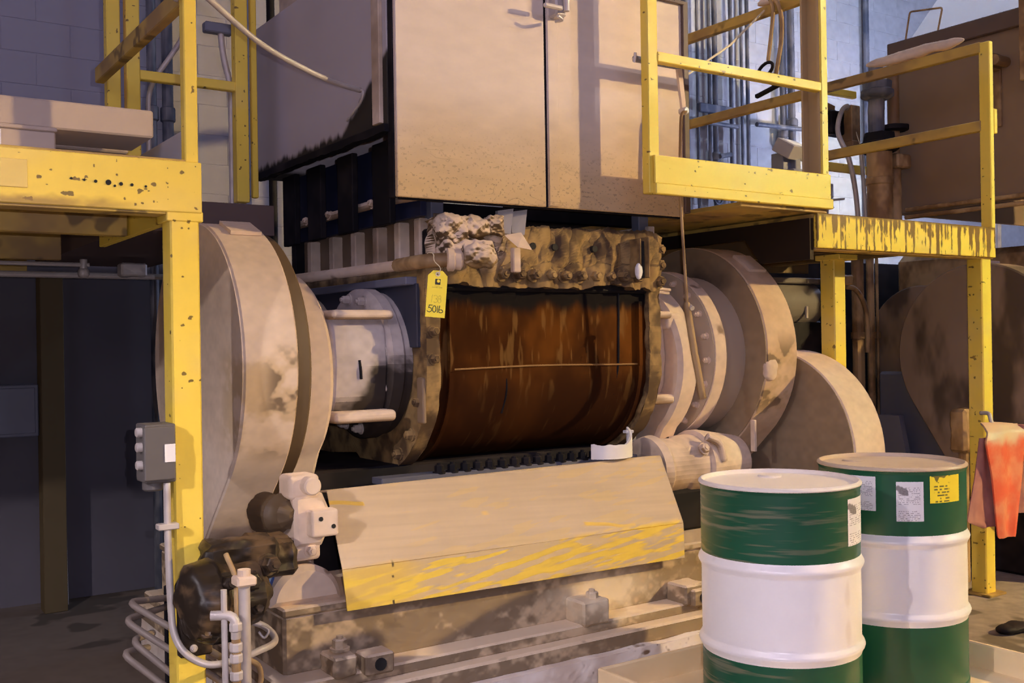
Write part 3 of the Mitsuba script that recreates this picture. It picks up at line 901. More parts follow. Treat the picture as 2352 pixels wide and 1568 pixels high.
pd = pedestal(1.66, 1.80)
part(pd, 'cap_shoulder', rbox(1.67, 1.80, 4.06, 4.5, 1.63, 1.72, 0.02), 'dust', 40)
bh2 = bearing(mx, 3.575, 3.72, 1)
pd2 = pedestal(3.72, 3.86)
part(pd2, 'cap_shoulder', rbox(3.70, 3.80, 4.04, 4.5, 1.62, 1.71, 0.02), 'dust', 40)
part(mx, 'end_face', box(3.575, 3.62, 4.2, 5.4, 1.0, 1.9, 0.01), 'slate_paint')
part(mx, 'gland_pipe', tube([(3.56, 4.02, 1.835), (3.72, 4.04, 1.825)], 0.008, 8), 'dust')
part(mx, 'gland_pipe', tube([(3.56, 4.02, 1.815), (3.71, 4.04, 1.808)], 0.008, 8), 'dust')

# gear cases: a round case that runs down to the pinion
def case(x0, x1):
    ol = unary_union([Point(4.42, 1.49).buffer(0.60, 64)]).union(Polygon())
    ol = unary_union([Point(4.42, 1.49).buffer(0.60, 64), Point(4.50, 0.85).buffer(0.19, 32)]).convex_hull
    k = part(mx, 'gear_case', rprism(ol, 'x', x0, x1, 0.008), 'case_dust', 28)
    part(k, 'face_plate', prism(ol.buffer(-0.006), 'x', x0 - 0.004, x0 + 0.002), 'shaded_brown_case' if x0 > 3 else 'case_dust')  # far case has a darker end face, its shade put into the colour
    t = 1.94 if x0 < 3 else 2.20
    c, s = math.cos(t), math.sin(t)
    cy, cz = 4.42 + 0.60 * c, 1.49 + 0.60 * s
    b = trimesh.creation.box((0.13, 0.15, 0.016))
    b.apply_transform(trimesh.transformations.rotation_matrix(t - math.pi / 2, (1, 0, 0)))
    b.apply_translation(((x0 + x1) / 2 + 0.02, cy, cz + 0.006))
    part(k, 'inspection_lid', b, 'dust')
    return k


gc = case(1.36, 1.58)
part(gc, 'rear_collar', lathe((1.575, 4.42, 1.48), (1, 0, 0), [(0, 0.575), (0.06, 0.575), (0.075, 0.555), (0.075, 0.2)], 64), 'collar_brown', 30)
gc2 = case(4.20, 4.44)
hub = part(gc2, 'hub', lathe((3.86, 4.41, 1.48), (1, 0, 0), [(0.02, 0.2), (0.07, 0.44), (0.08, 0.462), (0.17, 0.465), (0.178, 0.44), (0.35, 0.44)], 64), 'hub_dust', 28)
part(hub, 'rim_band', lathe((3.945, 4.41, 1.48), (1, 0, 0), [(0, 0.455), (0.003, 0.468), (0.078, 0.469), (0.081, 0.455)], 64), 'dust', 28)
for t in np.linspace(2.0, 5.3, 12):
    part(hub, 'bolt', hexbolt((3.932, 4.41 + 0.425 * math.cos(t), 1.48 + 0.425 * math.sin(t)), (-1, 0, 0), 0.016, 0.022), 'dust')
part(gc2, 'split_bar', box(4.185, 4.205, 3.905, 3.935, 0.96, 1.13, 0.003), 'casting')
part(gc2, 'patch', blob((4.24, 3.835, 1.40), (0.05, 0.02, 0.06), 0.012, 18, 4, 3), 'dust', True)
part(gc, 'patch', blob((1.42, 3.845, 1.47), (0.045, 0.014, 0.085), 0.012, 18, 4, 3), 'dust', True)
# pinion coupling low at the right end
cp = part(mx, 'pinion_housing', lathe((3.55, 4.08, 0.90), (1, 0, 0), [(0, 0.08), (0.015, 0.165), (0.06, 0.175), (0.09, 0.155), (0.20, 0.150), (0.22, 0.160), (0.33, 0.165), (0.34, 0.185), (0.38, 0.185), (0.65, 0.14)], 40), 'casting', 30)
part(cp, 'lug', tube(smooth_path([(3.86, 3.93, 1.06), (3.93, 3.91, 1.02), (3.95, 3.90, 0.93)], 6), 0.02, 10), 'casting', True)
part(cp, 'bolt', hexbolt((3.83, 3.925, 1.0), (0, -0.9, 0.4), 0.025, 0.02), 'casting')
part(mx, 'pinion_base', box(3.40, 4.2, 3.95, 4.5, 0.58, 0.80, 0.02), 'black_iron')

# brake bracket at the left end, in front of the pedestal
bk = part(mx, 'bracket', cat_([rbox(1.50, 1.625, 3.74, 3.86, 0.98, 1.075, 0.02), rprism(Polygon([(1.515, 1.0), (1.635, 1.0), (1.665, 0.93), (1.66, 0.86), (1.63, 0.80), (1.52, 0.80)]), 'y', 3.735, 3.88, 0.015), rbox(1.515, 1.63, 3.75, 3.85, 0.745, 0.83, 0.018)]), 'dust', 35)
part(bk, 'boss', cyl((1.575, 3.69, 1.035), (1.575, 3.76, 1.035), 0.035, 20, 0.006), 'dust', 30)
bkp = part(bk, 'cover_plate', rbox(1.562, 1.672, 3.675, 3.74, 0.842, 0.945, 0.012), 'dust', 40)
for x, z in ((1.597, 0.912), (1.648, 0.880)):
    part(bk, 'bolt_hole', cyl((x, 3.672, z), (x, 3.70, z), 0.0085, 12), 'dark_hole')
part(bk, 'bolt', hexbolt((1.585, 3.75, 0.785), (0, -1, 0), 0.020, 0.022), 'dust')
cap = Point(1.565, 0.585).buffer(0.145, 40).intersection(Polygon([(1.3, 0.585), (1.9, 0.585), (1.9, 0.9), (1.3, 0.9)]))
part(mx, 'bearing_cap', rprism(cap, 'y', 3.74, 4.1, 0.02), 'dust', 30)
part(mx, 'gland', rough(lathe((1.49, 3.82, 0.925), (0.35, -1, 0), [(-0.1, 0.075), (0, 0.078), (0.02, 0.062), (0.05, 0.056), (0.08, 0.02)], 24), 0.012, 20, 2, 0.02), 'collar_brown', 50)
part(mx, 'drive_motor', lathe((1.305, 3.87, 0.665), (1, 0, 0), [(0, 0.07), (0.02, 0.09), (0.13, 0.09), (0.155, 0.07)], 28), 'blue_paint', 30)

# drive sheave case at the right
sh = thing('sheave_guard', 'round tan drive guard, half hidden behind the two drums', 'machine guard')
ol = Point(4.07, 0.93).buffer(0.565, 64).union(Polygon([(3.505, 0.93), (3.56, 0.3), (4.58, 0.3), (4.635, 0.93)]))
part(sh, 'shell', rprism(ol, 'x', 4.50, 4.76, 0.01), 'dust', 28)
part(sh, 'face_plate', prism(ol.buffer(-0.006), 'x', 4.496, 4.502), 'shaded_brown_case')  # darker than the shell to show this side as shaded
part(sh, 'foot', box(4.52, 4.74, 3.60, 4.50, 0.0, 0.31, 0.01), 'black_iron')

# ------------------------------------------------------------------ dust hoods over the troughs
hd = thing('dust_hood', 'big pale dust hood with a two-leaf front hanging over the rust-brown trough', 'hood')
body = cat_([box(2.0, 2.012, 3.86, 5.40, 2.46, 3.245, 0.002), box(3.588, 3.60, 3.86, 5.40, 2.2, 3.245, 0.002), box(2.0, 3.60, 5.39, 5.40, 2.46, 3.245, 0.002),
             box(2.0, 3.60, 3.86, 5.40, 3.235, 3.25, 0.002)])
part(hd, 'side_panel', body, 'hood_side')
nj = 60
ragged = [(3.86, 2.47)]
edge = [(y, 2.455 - 0.02 * meshkit.fbm(np.array([y * 22, 0.3, 0.7]), 3, 2)) for y in np.linspace(3.86, 5.39, nj)]
part(hd, 'lower_lip', prism(Polygon(edge + [(5.39, 2.478), (3.86, 2.478)]), 'x', 1.985, 2.03), 'black_iron')
part(hd, 'front_leaf', box(2.010, 2.762, 3.80, 3.822, 2.172, 3.245, 0.003), 'hood_paint')
fl_r = part(hd, 'front_leaf', box(2.774, 3.605, 3.80, 3.822, 2.172, 3.245, 0.003), 'hood_paint')
part(hd, 'front_edge', box(2.006, 2.03, 3.822, 3.872, 2.172, 3.245, 0.002), 'black_iron')
part(hd, 'front_edge', box(2.03, 3.60, 3.822, 3.84, 2.165, 2.20, 0.002), 'black_iron')
part(hd, 'corner_angle', box(1.982, 2.002, 3.895, 3.965, 2.485, 3.245, 0.003), 'casting')
part(hd, 'batten', box(2.776, 2.832, 3.792, 3.802, 2.176, 3.15, 0.002), 'hood_paint')
part(hd, 'seam', box(2.758, 2.776, 3.803, 3.82, 2.172, 3.245, 0.0), 'black_iron')
part(hd, 'edge_bar', box(3.598, 3.635, 3.785, 3.83, 2.19, 3.235, 0.004), 'edge_brown')
part(hd, 'top_bar', box(3.30, 3.61, 3.782, 3.80, 3.215, 3.235, 0.003), 'edge_brown')
lt = part(hd, 'latch', cat_([box(2.785, 2.845, 3.735, 3.80, 3.02, 3.16, 0.008), box(2.70, 2.80, 3.70, 3.72, 3.035, 3.055, 0.005), cyl((2.83, 3.72, 3.04), (2.83, 3.72, 3.13), 0.014, 12)]), 'steel')
part(lt, 'handle', tube(smooth_path([(2.80, 3.76, 3.0), (2.79, 3.70, 2.99), (2.76, 3.69, 3.0)], 5), 0.007, 8), 'steel')
part(hd, 'light_blocker', box(2.12, 3.52, 3.95, 5.34, 3.245, 7.55, 0.02), 'casting')  # unseen, added to block lamp light from the wall behind
# dark skirt and straps under the hood's side
sk = part(hd, 'skirt', box(2.20, 2.23, 3.95, 5.40, 2.12, 2.47, 0.002), 'skirt_blue')
for y in (4.045, 4.415, 4.775, 5.10):
    part(sk, 'strap', box(2.10, 2.13, y, y + 0.165, 2.09, 2.455, 0.004), 'black_iron')
part(hd, 'cross_beam', box(2.24, 3.58, 4.08, 4.14, 2.145, 2.20, 0.004), 'black_iron')

cb = thing('hose', 'grey hose sagging from the railing to the side of the big hood', 'hose')
part(cb, 'tube', tube(smooth_path([(1.155, 3.64, 2.825), (1.22, 3.69, 2.80), (1.45, 3.82, 2.715), (1.70, 3.93, 2.665), (1.88, 4.02, 2.655), (1.975, 4.06, 2.655)], 8), 0.0115, 10), 'steel', True)
part(cb, 'end_fitting', tube(smooth_path([(1.975, 4.06, 2.655), (1.975, 4.03, 2.64), (1.978, 4.07, 2.60), (1.978, 4.20, 2.55)], 5), 0.006, 8), 'steel', True)

hd2 = thing('dust_hood', 'brown far hood with a pale sloping top behind the right railing', 'hood')
part(hd2, 'side_panel', cat_([box(6.62, 6.64, 3.55, 4.76, 2.45, 3.63, 0.004), box(6.62, 8.4, 4.74, 4.76, 2.45, 3.63, 0.004), box(6.62, 8.4, 3.55, 3.57, 2.2, 3.63, 0.004)]), 'brown_panel')
part(hd2, 'top_rim', box(6.58, 8.45, 3.53, 4.79, 3.58, 3.70, 0.006), 'edge_brown')
part(hd2, 'corner_post', box(6.50, 6.56, 3.66, 3.742, 3.20, 5.2, 0.006), 'brown_pipe')
part(hd2, 'sloping_lid', prism(Polygon([(6.66, 3.70), (8.3, 3.70), (7.75, 4.26), (7.2, 4.26)]), 'y', 3.57, 4.66), 'pale_lid')
for z, x in ((2.475, 6.60), (2.42, 6.59)):
    part(hd2, 'lower_rod', cyl((x, 3.5, z), (x, 4.66, z), 0.016, 10), 'brown_pipe')
part(hd2, 'wire_frame', tube(bends([(6.62, 4.66, 3.70), (6.62, 4.62, 3.90), (6.62, 4.36, 3.86), (6.62, 4.40, 3.70)], 0.02), 0.007, 6), 'brown_pipe')
part(hd2, 'bracket', cat_([box(6.50, 6.64, 3.93, 3.99, 3.32, 3.43, 0.008), cyl((6.48, 3.90, 3.37), (6.66, 3.90, 3.37), 0.035, 14), box(6.60, 6.63, 3.93, 4.0, 2.95, 3.35, 0.004)]), 'brown_pipe')

# ------------------------------------------------------------------ the second mixer, behind the right post
m2 = thing('mixer', 'second mixer in the shade on the right with dark stained gear case', 'industrial mixer')
ol = unary_union([Point(4.0, 1.44).buffer(0.60, 48), Point(4.0, 0.72).buffer(0.2, 24)]).convex_hull
g2 = part(m2, 'gear_case', rprism(ol, 'x', 6.40, 6.66, 0.01), 'stained_case', 28)
part(g2, 'inspection_lid', box(6.47, 6.6, 3.95, 4.09, 2.035, 2.055, 0.004), 'dust')
part(m2, 'rear_case', lathe((6.85, 4.74, 1.48), (1, 0, 0), [(0, 0.45), (0.01, 0.46), (0.2, 0.46)], 56), 'stained_case', 30)
part(m2, 'bedplate', box(6.5, 9.2, 3.4, 5.3, 0.0, 0.62, 0.02), 'black_iron')
part(m2, 'trough', box(7.2, 8.6, 3.75, 5.2, 0.95, 2.2, 0.05), 'brown_pipe')
part(m2, 'pedestal', box(6.70, 6.82, 4.05, 5.0, 0.60, 1.3, 0.02), 'slate_paint')
part(m2, 'pedestal', hull([(6.42, 4.42, 0.0), (6.42, 4.95, 0.0), (6.42, 4.62, 1.0), (6.42, 4.8, 1.0), (6.47, 4.42, 0.0), (6.47, 4.95, 0.0), (6.47, 4.62, 1.0), (6.47, 4.8, 1.0)]), 'slate_paint')
part(m2, 'oil_cup', rough(box(6.02, 6.16, 3.85, 3.97, 0.82, 1.10, 0.02), 0.01, 16, 3, 0.03), 'brown_pipe', 40)
part(m2, 'oil_cup_stem', cyl((6.09, 3.91, 0.0), (6.09, 3.91, 0.84), 0.03, 12), 'brown_pipe')

# ------------------------------------------------------------------ yellow work platforms
def sq(x, y, z0, z1, t, b=0.004):
    return box(x - t / 2, x + t / 2, y - t / 2, y + t / 2, z0, z1, b)


wp = thing('work_platform', 'yellow steel platform with railing whose post stands before the near gear case', 'platform')
part(wp, 'post', sq(1.082, 3.655, 0.0, 2.03, 0.10, 0.006), 'yellow_paint')
part(wp, 'post_cap', box(1.02, 1.145, 3.60, 3.72, 2.0, 2.035, 0.003), 'yellow_paint')
part(wp, 'front_beam', box(-1.6, 1.14, 3.595, 3.615, 2.03, 2.205, 0.003), 'front_yellow')
part(wp, 'front_beam_flange', box(-1.6, 1.02, 3.605, 3.70, 2.022, 2.034, 0.002), 'grimy_shaded_yellow')
part(wp, 'side_beam', box(1.11, 1.138, 3.615, 5.0, 2.03, 2.205, 0.003), 'yellow_paint')
part(wp, 'deck', box(-1.6, 1.135, 3.615, 6.9, 2.195, 2.215, 0.002), 'grimy_shaded_yellow')  # unseen rear part added to keep light off the wall below
part(wp, 'deck', box(1.138, 1.80, 4.62, 6.78, 2.075, 2.215, 0.002), 'edge_brown')
for y in (4.45, 5.8, 6.82):
    part(wp, 'cross_beam', box(-1.6, 1.10, y, y + 0.06, 2.03, 2.19, 0.003), 'grimy_shaded_yellow')
part(wp, 'toe_plate', box(1.095, 1.107, 3.64, 5.0, 2.21, 2.325, 0.002), 'grey_paint')
hp = part(wp, 'handrail_post', sq(1.112, 3.635, 2.205, 3.45, 0.046), 'yellow_paint')
part(hp, 'wrap', tube([(1.09 + 0.045 * math.cos(t), 3.635 + 0.045 * math.sin(t), 2.80 + 0.012 * math.sin(3 * t)) for t in np.linspace(0, 12.6, 60)], 0.012, 6), 'steel', True)
part(wp, 'mid_rail', box(1.092, 1.132, 3.655, 4.95, 2.765, 2.835, 0.004), 'grimy_shaded_yellow')
part(wp, 'top_rail', box(1.09, 1.134, 3.655, 4.95, 3.33, 3.376, 0.004), 'yellow_paint')
for x in (1.175, 1.262):
    part(wp, 'handrail_post', sq(x, 4.98, 2.215, 3.60, 0.06), 'yellow_paint')
part(wp, 'mid_rail', box(1.29, 1.76, 4.96, 5.0, 2.81, 2.855, 0.004), 'yellow_paint')
part(wp, 'top_rail', box(1.29, 1.76, 4.96, 5.0, 3.34, 3.385, 0.004), 'yellow_paint')
part(wp, 'handrail_post', sq(1.775, 4.98, 2.27, 3.90, 0.062), 'yellow_paint')
part(wp, 'handrail_post', sq(1.85, 5.0, 2.30, 3.90, 0.03), 'yellow_paint')
part(wp, 'rear_post', sq(1.21, 6.75, 0.0, 2.03, 0.13), 'dark_shaded_yellow')
part(wp, 'faded_sign', box(0.46, 0.585, 3.590, 3.597, 2.08, 2.17, 0.002), 'faded_yellow')
for x, z, r in ((0.715, 2.12, 0.004), (0.755, 2.118, 0.004), (0.79, 2.116, 0.005), (0.83, 2.115, 0.009), (0.87, 2.113, 0.006), (0.905, 2.112, 0.005), (0.85, 2.105, 0.004), (0.95, 2.11, 0.004)):
    part(wp, 'rivet_hole', cyl((x, 3.592, z), (x, 3.60, z), r, 10), 'dark_hole')

wp2 = thing('work_platform', 'yellow two-level platform with guard rails beside the big hood', 'platform')
# upper level with the toe plate before the hood
part(wp2, 'handrail_post', box(3.205, 3.268, 3.605, 3.655, 2.24, 3.40, 0.004), 'yellow_paint')
part(wp2, 'handrail_post', cat_([box(4.395, 4.41, 3.612, 3.63, 2.24, 3.45, 0.003), box(4.425, 4.445, 3.61, 3.72, 2.24, 3.45, 0.003), box(4.38, 4.43, 3.71, 3.722, 2.24, 3.45, 0.003)]), 'dusty_shaded_yellow')
part(wp2, 'post_face', box(4.395, 4.445, 3.598, 3.612, 2.24, 3.45, 0.003), 'yellow_paint')
part(wp2, 'toe_plate', cat_([box(3.225, 4.45, 3.590, 3.602, 2.285, 2.415, 0.003), box(3.225, 4.46, 3.582, 3.61, 2.235, 2.287, 0.004)]), 'yellow_paint')
part(wp2, 'mid_rail', box(3.262, 4.40, 3.60, 3.645, 2.848, 2.895, 0.004), 'yellow_paint')
part(wp2, 'top_rail', box(3.205, 4.445, 3.60, 3.645, 3.385, 3.43, 0.004), 'yellow_paint')
part(wp2, 'mid_rail', box(4.405, 4.445, 3.72, 4.90, 2.835, 2.885, 0.004), 'grimy_shaded_yellow')
part(wp2, 'top_rail', box(4.405, 4.445, 3.72, 4.90, 3.345, 3.40, 0.004), 'grimy_shaded_yellow')
part(wp2, 'handrail_post', sq(4.425, 4.92, 2.22, 3.42, 0.05), 'grimy_shaded_yellow')
part(wp2, 'deck', box(3.80, 4.44, 3.61, 4.95, 2.215, 2.238, 0.002), 'grimy_shaded_yellow')
# lower level
part(wp2, 'front_beam', box(4.33, 5.945, 3.585, 3.61, 2.03, 2.21, 0.003), 'drip_yellow')
part(wp2, 'front_beam_flange', box(4.33, 5.94, 3.60, 3.70, 2.022, 2.034, 0.002), 'grimy_shaded_yellow')
part(wp2, 'side_beam', prism(Polygon([(3.61, 1.97), (3.95, 1.97), (4.06, 2.11), (4.80, 2.11), (4.90, 1.97), (5.05, 1.97), (5.05, 2.184), (3.61, 2.184)]), 'x', 4.30, 4.328), 'dark_oil')
part(wp2, 'side_beam', box(3.66, 4.30, 4.95, 5.0, 1.97, 2.19, 0.003), 'dark_oil')
part(wp2, 'deck', box(4.33, 5.94, 3.61, 5.05, 2.185, 2.208, 0.002), 'grimy_shaded_yellow')
for x in (4.85, 5.45):
    part(wp2, 'deck_beam', box(x, x + 0.05, 3.61, 5.0, 2.05, 2.183, 0.003), 'dark_shaded_yellow')
part(wp2, 'rear_beam', box(4.33, 5.94, 5.0, 5.05, 2.02, 2.18, 0.003), 'dark_shaded_yellow')
part(wp2, 'dark_backdrop', box(4.9, 8.6, 5.40, 5.42, 0.0, 2.16, 0.004), 'black_iron')  # black sheet added so the space behind stays dark
part(wp2, 'post', sq(4.835, 3.90, 0.0, 2.02, 0.10, 0.006), 'yellow_paint')
part(wp2, 'post_cap', box(4.77, 4.93, 3.80, 3.97, 2.0, 2.03, 0.003), 'yellow_paint')
p2k = part(wp2, 'post', sq(5.885, 3.66, 0.0, 2.03, 0.10, 0.006), 'yellow_paint')
part(p2k, 'base_plate', box(5.80, 5.98, 3.57, 3.75, 0.0, 0.015, 0.003), 'grimy_shaded_yellow')
hp2 = part(wp2, 'handrail_post', box(5.915, 5.955, 3.59, 3.66, 2.20, 3.335, 0.004), 'yellow_paint')
part(hp2, 'latch_plate', box(5.95, 5.985, 3.585, 3.605, 2.78, 2.93, 0.004), 'yellow_paint')
part(wp2, 'handrail_post', sq(5.93, 4.90, 2.20, 3.40, 0.055), 'grimy_shaded_yellow')
part(wp2, 'top_rail', box(5.91, 5.955, 3.65, 4.89, 3.275, 3.34, 0.004), 'grimy_shaded_yellow')
part(wp2, 'mid_rail', box(5.91, 5.95, 3.65, 4.89, 2.80, 2.865, 0.004), 'grimy_shaded_yellow')
part(wp2, 'top_rail', box(5.95, 6.40, 4.92, 4.96, 3.31, 3.36, 0.004), 'yellow_paint')
part(wp2, 'mid_rail', box(5.95, 6.52, 4.92, 4.96, 2.76, 2.82, 0.004), 'yellow_paint')

# ------------------------------------------------------------------ shaft guard: bent sheet in front of the bedplate
sg = thing('shaft_guard', 'bent sheet-metal guard, dusty slope over a yellow flap, under the trough', 'machine guard')
t0, t1 = (1.735, 3.93, 0.975), (3.535, 3.93, 0.985)
f0, f1 = (1.675, 3.66, 0.712), (3.43, 3.66, 0.698)
b0, b1 = (1.69, 3.655, 0.555), (3.43, 3.655, 0.535)
gs = grid(t0, f0, t1, f1, 10, 60)
gs[:, :, 2] += 0.004 * np.sin(np.linspace(0, 9, 60))[None, :] * np.linspace(1, 0.2, 10)[:, None]
gf = grid(f0, b0, f1, b1, 6, 60)
part(sg, 'slope', sheet(gs, 0.006), 'guard_paint', 40)
part(sg, 'flap', sheet(gf, 0.006), 'guard_paint', 40)
part(sg, 'top_bend', sheet(grid((1.735, 4.02, 0.965), t0, (3.535, 4.02, 0.975), t1, 2, 60), 0.006), 'guard_paint')
part(sg, 'rib', box(2.95, 2.97, 3.70, 3.95, 0.6, 0.70, 0.002), 'black_iron')

cu = thing('broken_collar', 'white broken collar standing on the end of the dusty guard', 'collar')
a0 = np.linspace(-2.6, -0.2, 26)
cg = np.zeros((6, 26, 3))
for j, t in enumerate(a0):
    hgt = 0.060 + 0.075 * max(0.0, (j - 13) / 12) + 0.016 * meshkit.fbm(np.array([j * 0.45, 3.0, 1.0]), 3)
    for i in range(6):
        cg[i, j] = (3.25 + 0.145 * math.cos(t), 4.04 + 0.145 * math.sin(t), 0.996 + hgt * i / 5)
part(cu, 'shell', sheet(cg, 0.012), 'white_plastic', 50)
part(cu, 'rib', box(3.375, 3.39, 3.985, 4.0, 0.996, 1.115, 0.003), 'white_plastic')
part(cu, 'tab', box(3.36, 3.41, 3.98, 4.01, 1.105, 1.12, 0.003), 'white_plastic')

# ------------------------------------------------------------------ drums on their tray
def patch(cx, cy, R, a0, a1, z0, z1, t=0.0008, n=14):
    """A label on a drum: (mesh, uv)."""
    a = np.linspace(a0, a1, n)
    v, uv = [], []
    for z, w in ((z0, 0.0), (z1, 1.0)):
        for q in a:
            v.append((cx + (R + t) * math.cos(q), cy + (R + t) * math.sin(q), z))
            uv.append(((q - a0) / (a1 - a0), w))
    f = []
    for j in range(n - 1):
        f += [(j, j + 1, n + j + 1), (j, n + j + 1, n + j)]
    return trimesh.Trimesh(v, f, process=False), np.array(uv)


def drum(cx, cy, z0, label, green, lab):
    R, H = 0.2855, 0.88
    k = thing('drum', label, 'drum', 'green and white steel drums on the tray')
    def z(t):
        return t
    def hoop(c):
        return [(c - 0.028, R), (c - 0.018, R + 0.004), (c - 0.008, R + 0.010), (c, R + 0.0125), (c + 0.008, R + 0.010), (c + 0.018, R + 0.004), (c + 0.028, R)]
    o = (cx, cy, z0)
    up = (0, 0, 1)
    part(k, 'lower_band', lathe(o, up, [(0, R - 0.012), (0.004, R + 0.004), (0.016, R + 0.004), (0.02, R), (0.262, R), (0.262, R - 0.02)], 72), green, 40)
    part(k, 'middle_band', lathe(o, up, [(0.262, R - 0.02), (0.262, R)] + hoop(0.292) + [(0.44, R + 0.001)] + hoop(0.588) + [(0.6165, R), (0.6165, R - 0.02)], 72), 'white_gloss', 40)
    part(k, 'upper_band', lathe(o, up, [(0.6165, R - 0.02), (0.6165, R), (0.70, R + 0.001), (0.850, R + 0.001), (0.858, R + 0.004), (0.864, R + 0.006), (0.865, R - 0.002), (0.835, R - 0.006)], 72), green, 40)
    chime = [(0.864, R - 0.004), (0.865, R + 0.006), (0.869, R + 0.0085), (0.875, R + 0.007), (0.879, R + 0.002), (0.880, R - 0.003), (0.876, R - 0.007), (0.860, R - 0.009), (0.860, R - 0.006)]
    ch = part(k, 'chime', lathe(o, up, chime, 72), 'lid_paint', 40)
    ld = part(k, 'lid', lathe(o, up, [(0.840, R - 0.02), (0.856, R - 0.006), (0.8565, R - 0.03), (0.861, R - 0.045), (0.862, 0.15), (0.8625, 0.0)], 64), 'lid_paint', 40)
    return k, ld


d1, l1 = drum(2.975, 2.66, 0.17, 'nearer green and white steel drum with scuffed green top band', 'green_gloss', 1)
bx, by = 3.07, 2.79
part(l1, 'bung', lathe((bx, by, 1.026), (0, 0, 1), [(0, 0.045), (0.012, 0.045), (0.016, 0.040), (0.016, 0.0)], 24), 'lid_paint', 30)
part(l1, 'small_bung', lathe((2.80, 2.56, 1.026), (0, 0, 1), [(0, 0.022), (0.008, 0.022), (0.010, 0.018), (0.010, 0.0)], 18), 'lid_paint', 30)
part(l1, 'dirt_mark', blob((2.97, 2.72, 1.031), (0.10, 0.055, 0.0015), 0.001, 30, 2, 3), 'wood')
ang = math.atan2(-2.66, -2.975)
m, uv = patch(2.975, 2.66, 0.2865, -1.47, -0.95, 0.835, 1.0)
part(d1, 'side_label', m, 'paper', True, 'white printed side label', uv=uv)

d2, l2 = drum(3.70, 2.705, 0.178, 'farther green and white steel drum with white and yellow labels', 'green_clean', 2)
part(l2, 'bung', lathe((3.67, 2.87, 1.034), (0, 0, 1), [(0, 0.045), (0.010, 0.045), (0.014, 0.040), (0.014, 0.0)], 24), 'lid_paint', 30)
for a0, a1, z0, z1, mt, lb in ((-3.06, -2.71, 0.888, 1.022, 'paper', 'white printed label'), (-2.45, -2.09, 0.852, 1.005, 'paper', 'white label with dark smear'), (-2.0, -1.46, 0.920, 1.025, 'yellow_label', 'yellow printed label')):
    m, uv = patch(3.70, 2.705, 0.2865, a0, a1, z0, z1)
    part(d2, 'side_label', m, mt, True, lb, uv=uv)

ty = thing('spill_tray', 'shallow tan tray with upright rim under the two drums', 'tray')
part(ty, 'floor', box(2.60, 4.08, 1.9, 3.25, 0.13, 0.165, 0.004), 'tan_paint')
part(ty, 'rim', box(2.585, 4.10, 3.245, 3.265, 0.12, 0.268, 0.006), 'tan_paint')
part(ty, 'rim', box(2.585, 2.605, 1.9, 3.265, 0.12, 0.268, 0.006), 'tan_paint')
part(ty, 'rim', box(4.075, 4.10, 1.9, 3.265, 0.12, 0.268, 0.006), 'tan_paint')
part(ty, 'rim', box(2.585, 4.10, 1.88, 1.9, 0.12, 0.268, 0.006), 'tan_paint')
for y in (2.0, 2.55, 3.1):
    part(ty, 'skid', box(2.62, 4.06, y, y + 0.1, 0.0, 0.13, 0.006), 'wood')

# ------------------------------------------------------------------ red rubber apron on the right post
ap = thing('rubber_apron', 'orange-red rubber apron hung on the right yellow post', 'apron')


def drape(rows, n, t, wav, seed):
    """rows: [(z, x0, x1, y0, y1)] from top to bottom; a sheet with soft vertical folds."""
    rr = np.array(rows, float)
    zz = np.linspace(0, len(rr) - 1, 30)
    R_ = np.stack([np.interp(zz, np.arange(len(rr)), rr[:, c]) for c in range(5)], 1)
    G_ = np.zeros((30, n, 3))
    for i in range(30):
        for j in range(n):
            s = j / (n - 1)
            w = wav * math.sin(s * 9 + seed + 0.06 * i) + 0.6 * wav * (meshkit.fbm(np.array([s * 4, i * 0.16, seed]), 3) - 0.5)
            G_[i, j] = (R_[i, 1] + s * (R_[i, 2] - R_[i, 1]), R_[i, 3] + s * (R_[i, 4] - R_[i, 3]) + w, R_[i, 0])
    return sheet(G_, t)


part(ap, 'front_fold', drape([(1.045, 5.71, 5.83, 3.55, 3.53), (1.035, 5.66, 5.90, 3.50, 3.46), (1.00, 5.62, 5.92, 3.45, 3.42), (0.95, 5.585, 5.915, 3.44, 3.42), (0.75, 5.64, 5.905, 3.44, 3.43), (0.40, 5.70, 5.845, 3.45, 3.44), (0.385, 5.71, 5.84, 3.45, 3.44)], 26, 0.012, 0.008, 1), 'red_rubber', 50)
part(ap, 'back_fold', drape([(1.03, 5.88, 6.02, 3.50, 3.46), (0.98, 5.89, 6.12, 3.47, 3.42), (0.7, 5.90, 6.17, 3.50, 3.43), (0.50, 5.84, 6.2, 3.52, 3.44)], 22, 0.008, 0.014, 4), 'red_lining', 50)
part(ap, 'side_flap', drape([(0.97, 5.60, 5.66, 3.49, 3.48), (0.75, 5.56, 5.74, 3.50, 3.48), (0.50, 5.47, 5.78, 3.50, 3.48), (0.45, 5.62, 5.78, 3.50, 3.48)], 14, 0.008, 0.006, 2), 'red_lining', 50)
part(ap, 'strap', drape([(1.04, 5.895, 5.915, 3.46, 3.455), (0.9, 5.925, 5.955, 3.43, 3.42), (0.70, 5.975, 6.01, 3.43, 3.42)], 6, 0.01, 0.001, 3), 'red_rubber', 50)
part(ap, 'hook', tube(smooth_path([(5.79, 3.605, 1.10), (5.785, 3.55, 1.10), (5.775, 3.53, 1.06), (5.79, 3.52, 1.02)], 5), 0.012, 8), 'steel', True)

